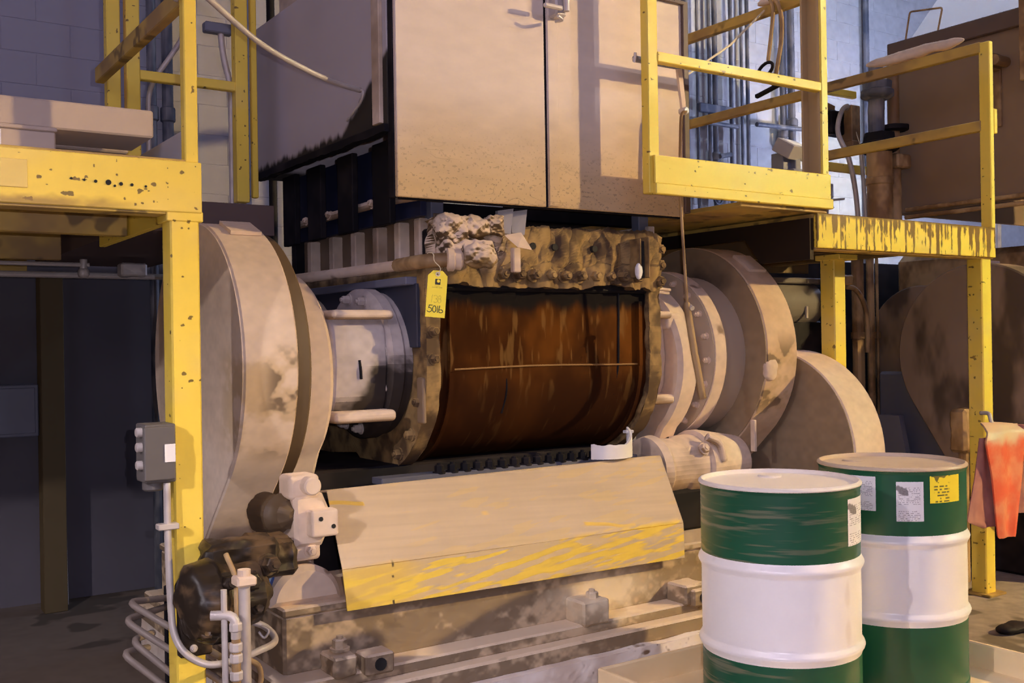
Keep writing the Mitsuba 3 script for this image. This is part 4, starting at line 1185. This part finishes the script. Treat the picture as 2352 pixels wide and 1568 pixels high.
# ------------------------------------------------------------------ control box, conduit, tag, lever
kb = thing('control_box', 'dusty grey push button box on the left yellow post', 'control box')
part(kb, 'body', rbox(0.925, 1.028, 3.56, 3.68, 1.115, 1.312, 0.008), 'box_grey', 30)
part(kb, 'cover', rbox(0.918, 1.022, 3.545, 3.565, 1.125, 1.305, 0.006), 'box_grey', 30)
for z in (1.285, 1.235, 1.175):
    part(kb, 'button', cyl((0.905, 3.60, z), (0.93, 3.60, z), 0.016, 14, 0.004), 'steel', 30)
part(kb, 'name_plate', box(0.985, 1.020, 3.542, 3.546, 1.185, 1.245, 0.0), 'white_plastic')
part(kb, 'spout', cyl((0.965, 3.62, 1.085), (0.965, 3.62, 1.12), 0.035, 16, 0.006), 'box_grey', 30)
cd = thing('conduit', 'grey conduit that runs down the left post and bends round the stand pipes', 'conduit')
part(cd, 'run', tube(smooth_path([(1.000, 3.578, 1.112), (1.000, 3.575, 0.90), (1.006, 3.572, 0.68), (1.01, 3.56, 0.61), (1.03, 3.54, 0.555), (1.07, 3.52, 0.515), (1.12, 3.50, 0.495), (1.20, 3.49, 0.500), (1.29, 3.50, 0.515), (1.355, 3.55, 0.515), (1.385, 3.62, 0.52), (1.37, 3.68, 0.545), (1.30, 3.70, 0.58), (1.22, 3.72, 0.63)], 8), 0.0125, 12), 'steel', True)
part(cd, 'clamp', box(0.965, 1.035, 3.558, 3.60, 0.955, 0.975, 0.003), 'steel')
part(cd, 'wire_tie', tube(smooth_path([(1.33, 3.60, 0.57), (1.35, 3.58, 0.555), (1.335, 3.585, 0.53), (1.32, 3.60, 0.55)], 5), 0.005, 6), 'steel', True)

pr = thing('steam_pipe', 'dusty pipe running back from the caked corner of the trough', 'pipe')
part(pr, 'run', tube([(1.86, 5.55, 1.885), (2.06, 4.78, 1.902), (2.18, 4.13, 1.915)], 0.024, 14), 'dust', True)
part(pr, 'run_end', tube(bends([(2.18, 4.13, 1.915), (2.182, 3.89, 1.918), (2.30, 3.83, 1.924)], 0.10), 0.031, 14), 'brown_pipe', 40)
part(pr, 'union', lathe((2.265, 3.848, 1.923), (1, -0.45, 0), [(0, 0.036), (0.005, 0.05), (0.03, 0.05), (0.035, 0.042), (0.06, 0.045), (0.07, 0.03)], 20), 'dust', 30)
part(pr, 'caked_elbow', blob((2.40, 3.795, 1.94), (0.075, 0.05, 0.05), 0.026, 22, 21, 4), 'crust', 60)

# yellow tag: a card in the plane facing the aisle, tied to the pipe
tg = thing('inspection_tag', 'yellow card tag with handwritten numbers hanging from the dusty pipe', 'tag')
W, H = 0.083, 0.197
card = Polygon([(-W / 2, -H), (W / 2, -H), (W / 2, -0.022), (W / 2 - 0.022, 0), (-W / 2 + 0.022, 0), (-W / 2, -0.022)]).difference(Point(0, -0.018).buffer(0.006))
tilt = T()
u_ = np.array([math.cos(0.40), -math.sin(0.40), 0.0])           # the card's right hand: turned a little to the aisle
v_ = np.array([0.10, 0.0, 1.0]) / np.linalg.norm([0.10, 0.0, 1.0])
u_ = u_ - v_ * (u_ @ v_)
u_ /= np.linalg.norm(u_)
n_v = np.cross(u_, v_)
ORG = np.array([2.196, 3.80, 1.872])


def on_tag(mesh, dx, dy, lift, k=0.85):
    v = np.array(mesh.vertices) * [k, k, 1.0]
    dx, dy = dx * k, dy * k
    mm = trimesh.Trimesh(ORG + (v[:, :1] + dx) * u_ + (v[:, 1:2] + dy) * v_ + (v[:, 2:3] + lift) * n_v, mesh.faces, process=False)
    return mm


def flat(poly, t):
    return cat_([trimesh.creation.extrude_polygon(g, t, engine='earcut') for g in getattr(poly, 'geoms', [poly])])


part(tg, 'card', on_tag(flat(card, 0.0016), 0, 0, -0.0016, 1.0), 'tag_card')
part(tg, 'eyelet', on_tag(flat(Point(0, -0.018).buffer(0.012).difference(Point(0, -0.018).buffer(0.006)), 0.001), 0, 0, 0), 'string')
part(tg, 'crest', on_tag(flat(Polygon([(-0.013, -0.07), (0.013, -0.07), (0.013, -0.042), (-0.013, -0.042)]).difference(Point(0.003, -0.052).buffer(0.008)), 0.0006), 0.002, 0, 0), 'ink')
part(tg, 'fine_print', on_tag(flat(unary_union([Polygon([(a, -0.085), (b, -0.085), (b, -0.083), (a, -0.083)]) for a, b in ((-0.026, -0.012), (-0.009, 0.004), (0.007, 0.026))] + [Polygon([(a, -0.077), (b, -0.077), (b, -0.0755), (a, -0.0755)]) for a, b in ((-0.012, 0.014),)]), 0.0005), 0, 0, 0), 'faint_ink')


def stroke(strokes, w):
    from shapely.geometry import LineString
    return unary_union([LineString(s).buffer(w) for s in strokes])


def arc(cx, cy, rx, ry, a0, a1, n=14):
    return [(cx + rx * math.cos(t), cy + ry * math.sin(t)) for t in np.linspace(a0, a1, n)]


one38 = [[(-0.022, 0.0), (-0.020, 0.036)], arc(-0.003, 0.026, 0.009, 0.009, 2.6, -1.5) + arc(-0.004, 0.009, 0.011, 0.0095, 1.5, -2.4),
         arc(0.017, 0.026, 0.0065, 0.0085, 0, 6.3), arc(0.017, 0.0085, 0.008, 0.0095, 0, 6.3)]
part(tg, 'number_138', on_tag(flat(stroke(one38, 0.0007), 0.0006), 0.0, -0.158, 0), 'faint_ink')
n5016 = [[(-0.016, 0.034), (-0.032, 0.034), (-0.034, 0.020)] + arc(-0.031, 0.011, 0.012, 0.011, 1.6, -2.5), arc(-0.006, 0.016, 0.0085, 0.016, 0.6, 6.9, 20),
         [(0.010, 0.032), (0.010, 0.0)], [(0.020, 0.034), (0.016, 0.012)] + arc(0.026, 0.007, 0.010, 0.0075, 2.6, 8.6, 18)]
part(tg, 'number_5016', on_tag(flat(stroke(n5016, 0.0017), 0.0008), 0.0, -0.207, 0), 'ink')
part(tg, 'string', tube(smooth_path([ORG + v_ * -0.018, ORG + v_ * 0.01 + u_ * 0.008 + n_v * 0.003, (2.200, 3.838, 1.915), (2.202, 3.850, 1.945), (2.200, 3.89, 1.953), (2.196, 3.925, 1.93)], 5), 0.0022, 6), 'string', True)

lv = thing('pull_lever', 'long thin steel rod with thick handle hanging before the big hood', 'lever')
part(lv, 'arm', box(3.20, 3.49, 3.685, 3.71, 2.862, 2.888, 0.004), 'slate_paint')
part(lv, 'hook_end', tube([(3.20, 3.70, 2.875), (3.19, 3.68, 2.855), (3.188, 3.67, 2.895)], 0.007, 8), 'steel')
part(lv, 'link', hull([(3.466, 3.69, 2.89), (3.496, 3.69, 2.89), (3.500, 3.69, 2.65), (3.525, 3.69, 2.65), (3.466, 3.705, 2.89), (3.496, 3.705, 2.89), (3.500, 3.705, 2.65), (3.525, 3.705, 2.65)]), 'dust')
part(lv, 'pivot', cyl((3.512, 3.675, 2.665), (3.512, 3.72, 2.665), 0.017, 14, 0.003), 'steel', 30)
part(lv, 'rod', tube(smooth_path([(3.512, 3.68, 2.66), (3.485, 3.68, 2.645), (3.474, 3.68, 2.57), (3.467, 3.68, 2.24), (3.507, 3.69, 1.73)], 8), 0.0075, 8), 'brown_pipe', True)
part(lv, 'handle', tube([(3.505, 3.69, 1.745), (3.507, 3.69, 1.72), (3.56, 3.70, 1.50), (3.613, 3.70, 1.278)], [0.013, 0.018, 0.018, 0.017], 12), 'brown_pipe', 30)
part(lv, 'collar', cyl((3.518, 3.665, 1.715), (3.524, 3.705, 1.735), 0.012, 10), 'steel')

# ------------------------------------------------------------------ things on and about the platforms
pal = thing('timber_pallet', 'dusty timber pallet lying on the left platform', 'pallet')
part(pal, 'top_board', box(-0.6, 1.062, 3.90, 4.20, 2.335, 2.435, 0.006), 'wood')
part(pal, 'top_board', box(-0.6, 1.062, 4.26, 4.56, 2.335, 2.435, 0.006), 'wood')
for x0 in (-0.2, 0.42):
    part(pal, 'block', box(x0, x0 + 0.305, 3.89, 4.0, 2.218, 2.322, 0.005), 'wood')
part(pal, 'stringer', box(-0.6, 0.73, 3.885, 3.98, 2.322, 2.336, 0.003), 'wood')
part(pal, 'bottom_board', box(-0.2, 1.05, 4.42, 4.52, 2.218, 2.24, 0.003), 'slate_paint')
part(pal, 'block', box(0.62, 0.72, 4.46, 4.55, 2.24, 2.336, 0.003), 'slate_paint')
part(pal, 'paper_scrap', box(0.50, 0.552, 3.886, 3.889, 2.235, 2.315, 0.0), 'white_plastic')
single('dusty_bag', blob((5.935, 4.12, 3.386), (0.035, 0.36, 0.035), 0.014, 9, 3, 4), 'dust', 'beige dusty rolled bag lying along the right top rail', 'bag', 50)

tool = thing('hoe_tool', 'steel hook tool with oval handle hanging on the inner railing', 'tool')
part(tool, 'rod', tube(smooth_path([(4.385, 3.93, 3.42), (4.375, 3.90, 3.36), (4.37, 3.90, 3.28), (4.37, 3.935, 3.08)], 6), 0.011, 8), 'brown_pipe', True)
oval = [(4.37, 3.955 + 0.052 * math.cos(t) , 3.035 + 0.034 * math.sin(t) - 0.012 * math.cos(t)) for t in np.linspace(0, 2 * math.pi, 28)]
part(tool, 'handle', tube(oval, 0.009, 8), 'black_iron', True)
part(tool, 'long_rod', tube(smooth_path([(4.385, 3.90, 3.42), (4.37, 3.855, 3.36), (4.37, 3.835, 3.27), (4.37, 3.845, 3.14), (4.37, 3.90, 2.925)], 6), 0.012, 8), 'brown_pipe', True)
part(tool, 'blade', hull([(4.355, 4.02, 2.895), (4.375, 4.02, 2.89), (4.355, 3.84, 2.93), (4.375, 3.84, 2.925), (4.355, 4.02, 2.91), (4.375, 4.02, 2.905), (4.355, 3.84, 2.945), (4.375, 3.84, 2.94)]), 'black_iron')
single('rag', blob((4.42, 3.96, 3.424), (0.03, 0.085, 0.02), 0.01, 14, 5, 3), 'dust', 'beige rag lying on the inner top rail above the hook tool', 'rag', True)
single('cord', tube([(3.63, 3.86, 2.86), (4.02, 3.88, 3.10), (4.395, 3.98, 3.37)], 0.006, 6), 'string', 'thin taut cord from the big hood up to the inner railing', 'cord', True)

# instrument on its stand, beyond the inner railing
ins = thing('instrument_box', 'grey instrument box tilted on a stand beyond the railing', 'instrument')
ib = rbox(-0.10, 0.10, -0.07, 0.07, -0.045, 0.045, 0.006)
ib.apply_transform(trimesh.transformations.euler_matrix(0.55, 0.0, 0.15))
ib.apply_translation((5.2, 4.50, 2.76))
part(ins, 'case', ib, 'grey_paint', 30)
pl = rbox(-0.075, 0.075, -0.05, 0.05, 0.044, 0.048, 0.0015)
pl.apply_transform(trimesh.transformations.euler_matrix(0.55, 0.0, 0.15))
pl.apply_translation((5.2, 4.50, 2.76))
part(ins, 'face_plate', pl, 'white_plastic', 30)
part(ins, 'back_box', rbox(5.12, 5.22, 4.50, 4.60, 2.60, 2.74, 0.006), 'slate_paint', 30)
part(ins, 'stand', cat_([box(5.19, 5.24, 4.46, 4.52, 2.21, 2.72, 0.004), box(5.10, 5.34, 4.40, 4.56, 2.60, 2.62, 0.004), cyl((5.28, 4.42, 2.21), (5.28, 4.42, 2.62), 0.012, 8), cyl((5.12, 4.42, 2.21), (5.12, 4.42, 2.62), 0.012, 8)]), 'slate_paint')

# pipes down the back wall behind the inner railing: each runs on its own
def wall_pipe(x, r, zlo, label, extra=None, y=6.93):
    k = thing('wall_pipe', label, 'pipe', 'vertical pipes on the back wall')
    part(k, 'run', cyl((x, y, zlo), (x, y, 6.9), r, 12), 'pipe_paint', 30)
    for z, rr in extra or ():
        part(k, 'coupling', lathe((x, y, z), (0, 0, 1), [(0, rr * 0.8), (0.015, rr), (0.07, rr), (0.085, rr * 0.8)], 14), 'pipe_paint', 30)
    return k


wall_pipe(6.61, 0.034, 2.2, 'thickest blue-grey wall pipe, first right of the big hood', [(2.98, 0.06), (2.90, 0.05)])
wall_pipe(6.76, 0.015, 2.2, 'thin wall pipe close to the thickest blue-grey pipe')
wall_pipe(6.91, 0.018, 2.95, 'pale wall pipe ending in the round flange low on the wall', [(2.95, 0.04)])
wall_pipe(6.98, 0.026, 2.2, 'dark blue wall pipe with a short side branch', [(3.20, 0.045), (2.93, 0.045)])
wall_pipe(7.19, 0.020, 2.2, 'blue-grey wall pipe with a joint just above the toe plate', [(2.95, 0.04)])
wall_pipe(7.33, 0.015, 2.2, 'pale thin wall pipe in the middle of the row')
wall_pipe(7.41, 0.019, 2.2, 'dark wall pipe left of the hanging hook tool', [(2.97, 0.035)])
wall_pipe(7.89, 0.026, 3.4, 'brown wall pipe with a bulb end above the instrument box', [(3.42, 0.055), (3.50, 0.05)])
wall_pipe(8.02, 0.036, 2.6, 'thick blue wall pipe beside the inner yellow post', [(3.62, 0.06)])
wall_pipe(9.18, 0.03, 2.2, 'lone grey wall pipe left of the far hood')
hb = thing('pipe_header', 'dark horizontal pipe crossing the vertical wall pipes', 'pipe')
part(hb, 'run', box(6.70, 7.22, 6.84, 6.89, 3.62, 3.70, 0.006), 'pipe_paint')
part(hb, 'lower_run', cyl((6.4, 6.86, 3.53), (7.2, 6.86, 3.53), 0.02, 10), 'pipe_paint')
hb2 = thing('pipe_header', 'thin horizontal pipe between the hook tool and the brown bulb pipe', 'pipe')
part(hb2, 'run', cyl((7.45, 6.86, 3.58), (8.2, 6.86, 3.60), 0.022, 10), 'pipe_paint')
hb3 = thing('pipe_header', 'low horizontal pipe with valves just above the toe plate', 'pipe')
part(hb3, 'run', tube([(6.76, 6.88, 2.93), (7.0, 6.88, 2.93)], 0.02, 8), 'pipe_paint')
part(hb3, 'run', tube([(7.19, 6.88, 2.93), (7.65, 6.88, 2.94)], 0.016, 8), 'pipe_paint')
part(hb3, 'run', tube([(7.5, 6.86, 2.76), (8.05, 6.86, 2.78)], 0.025, 8), 'pipe_paint')
part(hb3, 'branch', tube([(6.98, 6.88, 3.24), (7.12, 6.88, 3.27)], 0.022, 8), 'pipe_paint')
for x in (6.91, 7.28, 7.58):
    part(hb3, 'hand_wheel', tube([(x + 0.05 * math.cos(t), 6.84, 2.84 + 0.05 * math.sin(t)) for t in np.linspace(0, 2 * math.pi, 20)], 0.012, 6), 'pipe_paint', True)

# steam line on the lower level, before the far hood
st = thing('stand_pipe', 'thick brown pipe with flanges standing left of the far hood', 'pipe')
part(st, 'lower_run', lathe((6.30, 4.66, 2.21), (0, 0, 1), [(0, 0.088), (0.42, 0.088), (0.43, 0.095), (0.47, 0.095), (0.48, 0.088), (0.66, 0.088)], 24), 'brown_pipe', 30)
part(st, 'lower_flange', rough(lathe((6.30, 4.66, 2.86), (0, 0, 1), [(0, 0.10), (0.02, 0.135), (0.07, 0.135), (0.08, 0.11), (0.14, 0.10)], 24), 0.008, 14, 2, 0.04), 'black_iron', 50)
part(st, 'upper_run', rough(cyl((6.30, 4.68, 2.95), (6.30, 4.68, 3.28), 0.055, 18), 0.008, 16, 4, 0.04), 'pipe_paint', 40)
part(st, 'upper_flange', rough(lathe((6.30, 4.67, 3.24), (0, 0, 1), [(0, 0.08), (0.02, 0.115), (0.06, 0.115), (0.07, 0.10), (0.12, 0.10), (0.13, 0.07)], 24), 0.008, 14, 6, 0.04), 'pipe_paint', 50)
part(st, 'riser', cyl((6.30, 4.68, 3.30), (6.30, 4.68, 3.50), 0.05, 16), 'pipe_paint', 30)
st2 = thing('stand_pipe', 'thinner brown pipe with a square joint close to the far hood edge', 'pipe')
part(st2, 'lower_run', cyl((6.48, 4.67, 2.21), (6.48, 4.67, 2.82), 0.048, 16), 'brown_pipe', 30)
part(st2, 'joint', rough(box(6.40, 6.56, 4.58, 4.76, 2.76, 2.86, 0.012), 0.006, 16, 3, 0.03), 'brown_pipe', 40)
part(st2, 'flange', rough(lathe((6.48, 4.67, 3.03), (0, 0, 1), [(0, 0.08), (0.01, 0.105), (0.04, 0.105), (0.05, 0.06)], 20), 0.006, 16, 3, 0.04), 'black_iron', 40)
part(st2, 'upper_run', cyl((6.48, 4.67, 2.86), (6.48, 4.67, 3.55), 0.042, 16), 'brown_pipe', 30)
pu = thing('dosing_pump', 'small brown pump with hoses behind the lower railing', 'pump')
part(pu, 'left_block', hull([(6.18, 5.02, 3.28), (6.28, 5.02, 3.26), (6.18, 5.10, 3.28), (6.28, 5.10, 3.26), (6.20, 5.02, 3.05), (6.26, 5.02, 3.05), (6.20, 5.10, 3.05), (6.26, 5.10, 3.05)]), 'brown_pipe')
part(pu, 'right_block', cat_([box(6.34, 6.44, 4.92, 5.02, 2.98, 3.26, 0.006), box(6.335, 6.425, 4.91, 5.0, 2.90, 3.0, 0.006)]), 'brown_pipe')
part(pu, 'middle_body', rough(box(6.20, 6.38, 4.99, 5.10, 3.05, 3.22, 0.01), 0.01, 14, 2, 0.03), 'black_iron', 40)
part(pu, 'hose', tube(smooth_path([(6.38, 4.98, 3.20), (6.33, 4.95, 3.25), (6.26, 4.95, 3.20), (6.22, 4.95, 3.05), (6.26, 4.89, 2.85), (6.32, 4.88, 2.60), (6.36, 4.88, 2.215)], 8), 0.018, 10), 'steel', True)
part(pu, 'hose', tube([(6.40, 4.89, 2.92), (6.42, 4.88, 2.6), (6.44, 4.88, 2.215)], 0.016, 10), 'steel', True)
part(pu, 'wire', tube(smooth_path([(6.34, 4.96, 3.24), (6.38, 4.93, 3.1), (6.42, 4.90, 2.95), (6.50, 4.86, 2.85)], 6), 0.004, 6), 'string', True)
vf = thing('funnel_valve', 'small grey funnel valve hanging behind the lower railing post', 'valve')
part(vf, 'body', lathe((6.20, 5.05, 2.42), (0, 0, 1), [(0, 0.012), (0.08, 0.02), (0.09, 0.06), (0.15, 0.035), (0.17, 0.055), (0.26, 0.055)], 16), 'grey_paint', 30)
part(vf, 'lever', cyl((6.16, 5.03, 2.56), (6.34, 5.0, 2.58), 0.008, 8), 'steel')
part(vf, 'pipe', tube(smooth_path([(6.20, 5.05, 2.68), (6.21, 5.05, 2.9), (6.17, 5.05, 3.05)], 5), 0.014, 8), 'pipe_paint', True)
part(vf, 'drain', cyl((6.20, 5.05, 2.21), (6.20, 5.05, 2.43), 0.008, 8), 'pipe_paint')

# under the right platform
mt = thing('motor', 'dim grey motor in the shade under the right platform', 'motor')
part(mt, 'body', lathe((5.2, 5.0, 1.80), (1, 0, 0), [(0, 0.14), (0.02, 0.16), (0.7, 0.16), (0.72, 0.12)], 28), 'box_grey', 30)
part(mt, 'ridge', box(5.2, 6.0, 4.88, 5.12, 1.94, 1.98, 0.006), 'box_grey')
part(mt, 'foot', box(5.25, 5.95, 4.9, 5.2, 0.0, 1.68, 0.01), 'black_iron')
part(mt, 'lubricator', cyl((5.72, 4.84, 1.70), (5.72, 4.84, 1.78), 0.012, 8), 'steel')
hs = thing('hose', 'brown hose arching down from a tap under the right platform', 'hose')
part(hs, 'tube', tube(smooth_path([(6.10, 4.80, 1.92), (6.20, 4.80, 1.90), (6.29, 4.80, 1.80), (6.32, 4.80, 1.66), (6.32, 4.80, 1.45)], 8), 0.018, 10), 'brown_pipe', True)
part(hs, 'tap', rough(box(6.03, 6.14, 4.77, 4.84, 1.93, 2.0, 0.01), 0.01, 16, 3, 0.03), 'brown_pipe', 40)
for x, r, lb in ((6.57, 0.045, 'thickest rusty upright pipe in the dark under the right platform'), (6.72, 0.03, 'middle rusty upright pipe in the dark under the right platform'), (6.80, 0.012, 'thinnest upright pipe in the dark under the right platform')):
    fr = thing('process_pipe', lb, 'pipe', 'upright pipes under the right platform')
    part(fr, 'run', cyl((x, 5.07, 0.623), (x, 5.07, 2.45), r, 12), 'brown_pipe', 30)
    part(fr, 'collar', cyl((x, 5.07, 1.55), (x, 5.07, 1.60), r + 0.012, 12), 'brown_pipe', 30)


# behind the left platform: pipes on the wall, conduits
for x, r, lb in ((1.855, 0.030, 'dark wall pipe left of the pair behind the left railing'), (1.955, 0.036, 'dark blue wall pipe middle of three behind the left railing'), (2.075, 0.022, 'thin dark wall pipe right of the pair behind the left railing')):
    k = thing('riser_pipe', lb, 'pipe', 'dark pipes behind the left railing')
    part(k, 'run', cyl((x, 6.84, 0.0), (x, 6.84, 5.5), r, 12), 'pipe_paint', 30)
    part(k, 'coupling', lathe((x, 6.84, 3.02), (0, 0, 1), [(0, r), (0.01, r + 0.012), (0.09, r + 0.012), (0.10, r)], 12), 'pipe_paint', 30)
k = thing('riser_pipe', 'black thin pipe between the left railing and the big hood', 'pipe')
part(k, 'run', cyl((2.66, 6.84, 2.2), (2.66, 6.84, 5.5), 0.028, 12), 'black_iron', 30)
part(k, 'clip', box(2.60, 2.70, 6.82, 6.96, 4.05, 4.10, 0.004), 'black_iron')
k = thing('bent_conduit', 'grey conduit with a slanting bend behind the left railing', 'conduit')
part(k, 'run', tube(bends([(1.36, 5.08, 2.22), (1.36, 5.08, 2.80), (1.54, 5.08, 3.08), (1.54, 5.08, 4.0)], 0.08), 0.012, 8), 'steel', True)
k = thing('bent_conduit', 'thin grey conduit hugging the double yellow post', 'conduit')
part(k, 'run', tube(bends([(1.30, 5.03, 2.22), (1.30, 5.03, 2.8), (1.25, 5.03, 3.1), (1.25, 5.03, 4.0)], 0.08), 0.009, 8), 'steel', True)
k = thing('bent_conduit', 'grey conduit running down beside the single yellow column', 'conduit')
part(k, 'run', tube(bends([(1.70, 5.04, 3.13), (1.715, 5.04, 2.98), (1.75, 5.04, 2.85), (1.75, 5.04, 2.22)], 0.1), 0.016, 8), 'steel', True)
part(k, 'box', box(1.62, 1.76, 5.016, 5.07, 3.10, 3.15, 0.006), 'slate_paint')
k = thing('service_pipe', 'dim horizontal pipe under the left platform', 'pipe')
part(k, 'run', cyl((-1.0, 6.3, 1.985), (1.9, 6.3, 1.985), 0.018, 10), 'steel', 30)
part(k, 'run', cyl((-1.0, 6.1, 2.03), (1.3, 6.1, 2.03), 0.012, 10), 'steel', 30)
part(k, 'fitting', cat_([cyl((1.27, 6.1, 1.97), (1.27, 6.1, 2.06), 0.02, 10), blob((1.27, 6.1, 1.985), (0.03, 0.03, 0.03), 0.002, 8, 1, 2)]), 'steel', True)
part(k, 'valve', rough(box(1.46, 1.60, 6.05, 6.15, 1.97, 2.045, 0.01), 0.012, 14, 4, 0.03), 'steel', 40)
k = thing('wall_rail', 'thin pale pipe standing by the dark wall under the left platform', 'pipe')
part(k, 'run', cyl((1.30, 6.86, 0.0), (1.29, 6.86, 0.95), 0.012, 8), 'steel', 30)
k = thing('wall_cabinet', 'dark blue cabinet on the wall under the left platform', 'cabinet')
part(k, 'body', box(0.70, 1.14, 6.75, 6.95, 1.05, 1.36, 0.006), 'slate_paint')
part(k, 'door', box(0.72, 1.12, 6.742, 6.752, 1.07, 1.34, 0.003), 'slate_paint')

# ------------------------------------------------------------------ low left corner: oil pump, stand pipes, bent tubes
op = thing('oil_pump', 'grease-black oil pump clamped before the left yellow post', 'pump')
part(op, 'body', rough(lathe((0.985, 3.405, 0.735), (1, 0.06, 0), [(0, 0.05), (0.03, 0.12), (0.10, 0.135), (0.14, 0.11), (0.26, 0.10), (0.30, 0.05)], 30), 0.022, 12, 4, 0.02), 'grease', 60)
part(op, 'upper_body', rough(box(1.10, 1.36, 3.47, 3.60, 0.76, 0.90, 0.02), 0.026, 14, 9, 0.02), 'grease', 60)
part(op, 'side_body', rough(box(1.30, 1.47, 3.58, 3.74, 0.74, 0.88, 0.02), 0.022, 14, 3, 0.02), 'grease', 60)
for i, (x, y, z, r) in enumerate(((1.07, 3.40, 0.72, 0.030), (1.12, 3.39, 0.80, 0.026), (1.20, 3.41, 0.79, 0.030), (1.05, 3.41, 0.65, 0.024), (1.22, 3.42, 0.70, 0.026), (1.28, 3.44, 0.83, 0.028), (1.15, 3.39, 0.66, 0.022))):
    part(op, 'fitting', rough(hexbolt((x, y - 0.045, z), (0.1 * (i % 3 - 1), -1, 0.15), r, 0.045), 0.006, 30, i, 0.012), 'grease', 50)
part(op, 'oil_line', tube(smooth_path([(1.125, 3.36, 0.89), (1.135, 3.30, 0.82), (1.13, 3.275, 0.72), (1.15, 3.30, 0.66)], 6), 0.009, 8), 'brown_pipe', True)
part(op, 'clamp_plate', rough(box(1.03, 1.14, 3.56, 3.60, 0.515, 0.70, 0.006), 0.004, 12, 3, 0.03), 'grease', 40)
part(op, 'clamp_bolt', hexbolt((1.075, 3.556, 0.545), (0, -1, 0), 0.010, 0.01), 'steel')
part(op, 'sump', box(1.145, 1.26, 3.595, 3.70, 0.53, 0.70, 0.01), 'black_iron')

sp = thing('stand_pipe', 'upright dusty pipe with a square capped top at lower left', 'pipe')
part(sp, 'run', cyl((1.125, 3.19, 0.0), (1.125, 3.19, 0.82), 0.0185, 14), 'steel', 30)
part(sp, 'cap', cat_([box(1.093, 1.157, 3.158, 3.222, 0.82, 0.85, 0.006), cyl((1.125, 3.19, 0.85), (1.125, 3.19, 0.87), 0.0205, 14)]), 'dust')
part(sp, 'flange', cyl((1.125, 3.19, 0.0), (1.125, 3.19, 0.02), 0.030, 16), 'brown_pipe')
sp2 = thing('stand_pipe', 'thinner pale pipe with elbow and fittings beside the capped one', 'pipe')
part(sp2, 'run', cyl((1.057, 3.17, 0.0), (1.053, 3.17, 0.82), 0.010, 12), 'steel', 30)
part(sp2, 'elbow', tube(bends([(1.018, 3.19, 0.741), (1.084, 3.155, 0.741), (1.084, 3.155, 0.668)], 0.05), 0.0155, 12), 'steel', True)
part(sp2, 'drop', cyl((1.084, 3.155, 0.0), (1.084, 3.155, 0.69), 0.014, 12), 'brown_pipe', 30)
for z in (0.69, 0.628, 0.594, 0.54):
    part(sp2, 'fitting', lathe((1.084, 3.155, z), (0, 0, 1), [(0, 0.0175), (0.004, 0.0208), (0.024, 0.0208), (0.028, 0.0175)], 8), 'steel')
part(sp2, 'loop', tube(smooth_path([(1.153, 3.235, 0.571), (1.187, 3.24, 0.542), (1.192, 3.24, 0.493), (1.163, 3.235, 0.445)], 6), 0.0092, 8), 'brown_pipe', True)

for pts, lb in (([(1.206, 4.125, 0.592), (0.954, 3.95, 0.643), (1.08, 3.80, 0.554), (1.271, 3.62, 0.416)], 'topmost of the four bent tubes left of the pump'),
                ([(1.17, 4.125, 0.566), (0.929, 3.90, 0.591), (1.073, 3.785, 0.478), (1.214, 3.65, 0.372)], 'second bent tube from the top left of the pump'),
                ([(1.05, 3.97, 0.510), (0.943, 3.86, 0.525), (1.063, 3.765, 0.405), (1.10, 3.74, 0.37)], 'third bent tube from the top left of the pump'),
                ([(1.022, 3.93, 0.470), (0.902, 3.83, 0.495), (1.05, 3.742, 0.355), (1.08, 3.726, 0.33)], 'lowest of the four bent tubes left of the pump')):
    k = thing('bent_tube', 'dusty ' + lb, 'tube', 'bent tubes at lower left')
    part(k, 'run', tube(bends(pts, 0.05), 0.0125, 10), 'dirty_tube', True)
single('tube_stand', cat_([box(1.14, 1.25, 4.13, 4.15, 0.0, 0.64, 0.004), box(1.12, 1.27, 4.08, 4.20, 0.0, 0.02, 0.003)]), 'black_iron', 'black upright plate that carries the bent tubes', 'bracket')
single('rubble', rough(box(0.78, 1.02, 3.28, 3.45, 0.0, 0.10, 0.01), 0.03, 9, 4, 0.03), 'grease', 'black lump lying on the dark floor at lower left', 'debris', 50)
single('oil_rag', blob((5.25, 3.1, 0.02), (0.12, 0.06, 0.025), 0.012, 12, 4, 3), 'black_iron', 'small black rag on the floor beside the farther drum', 'rag', True)
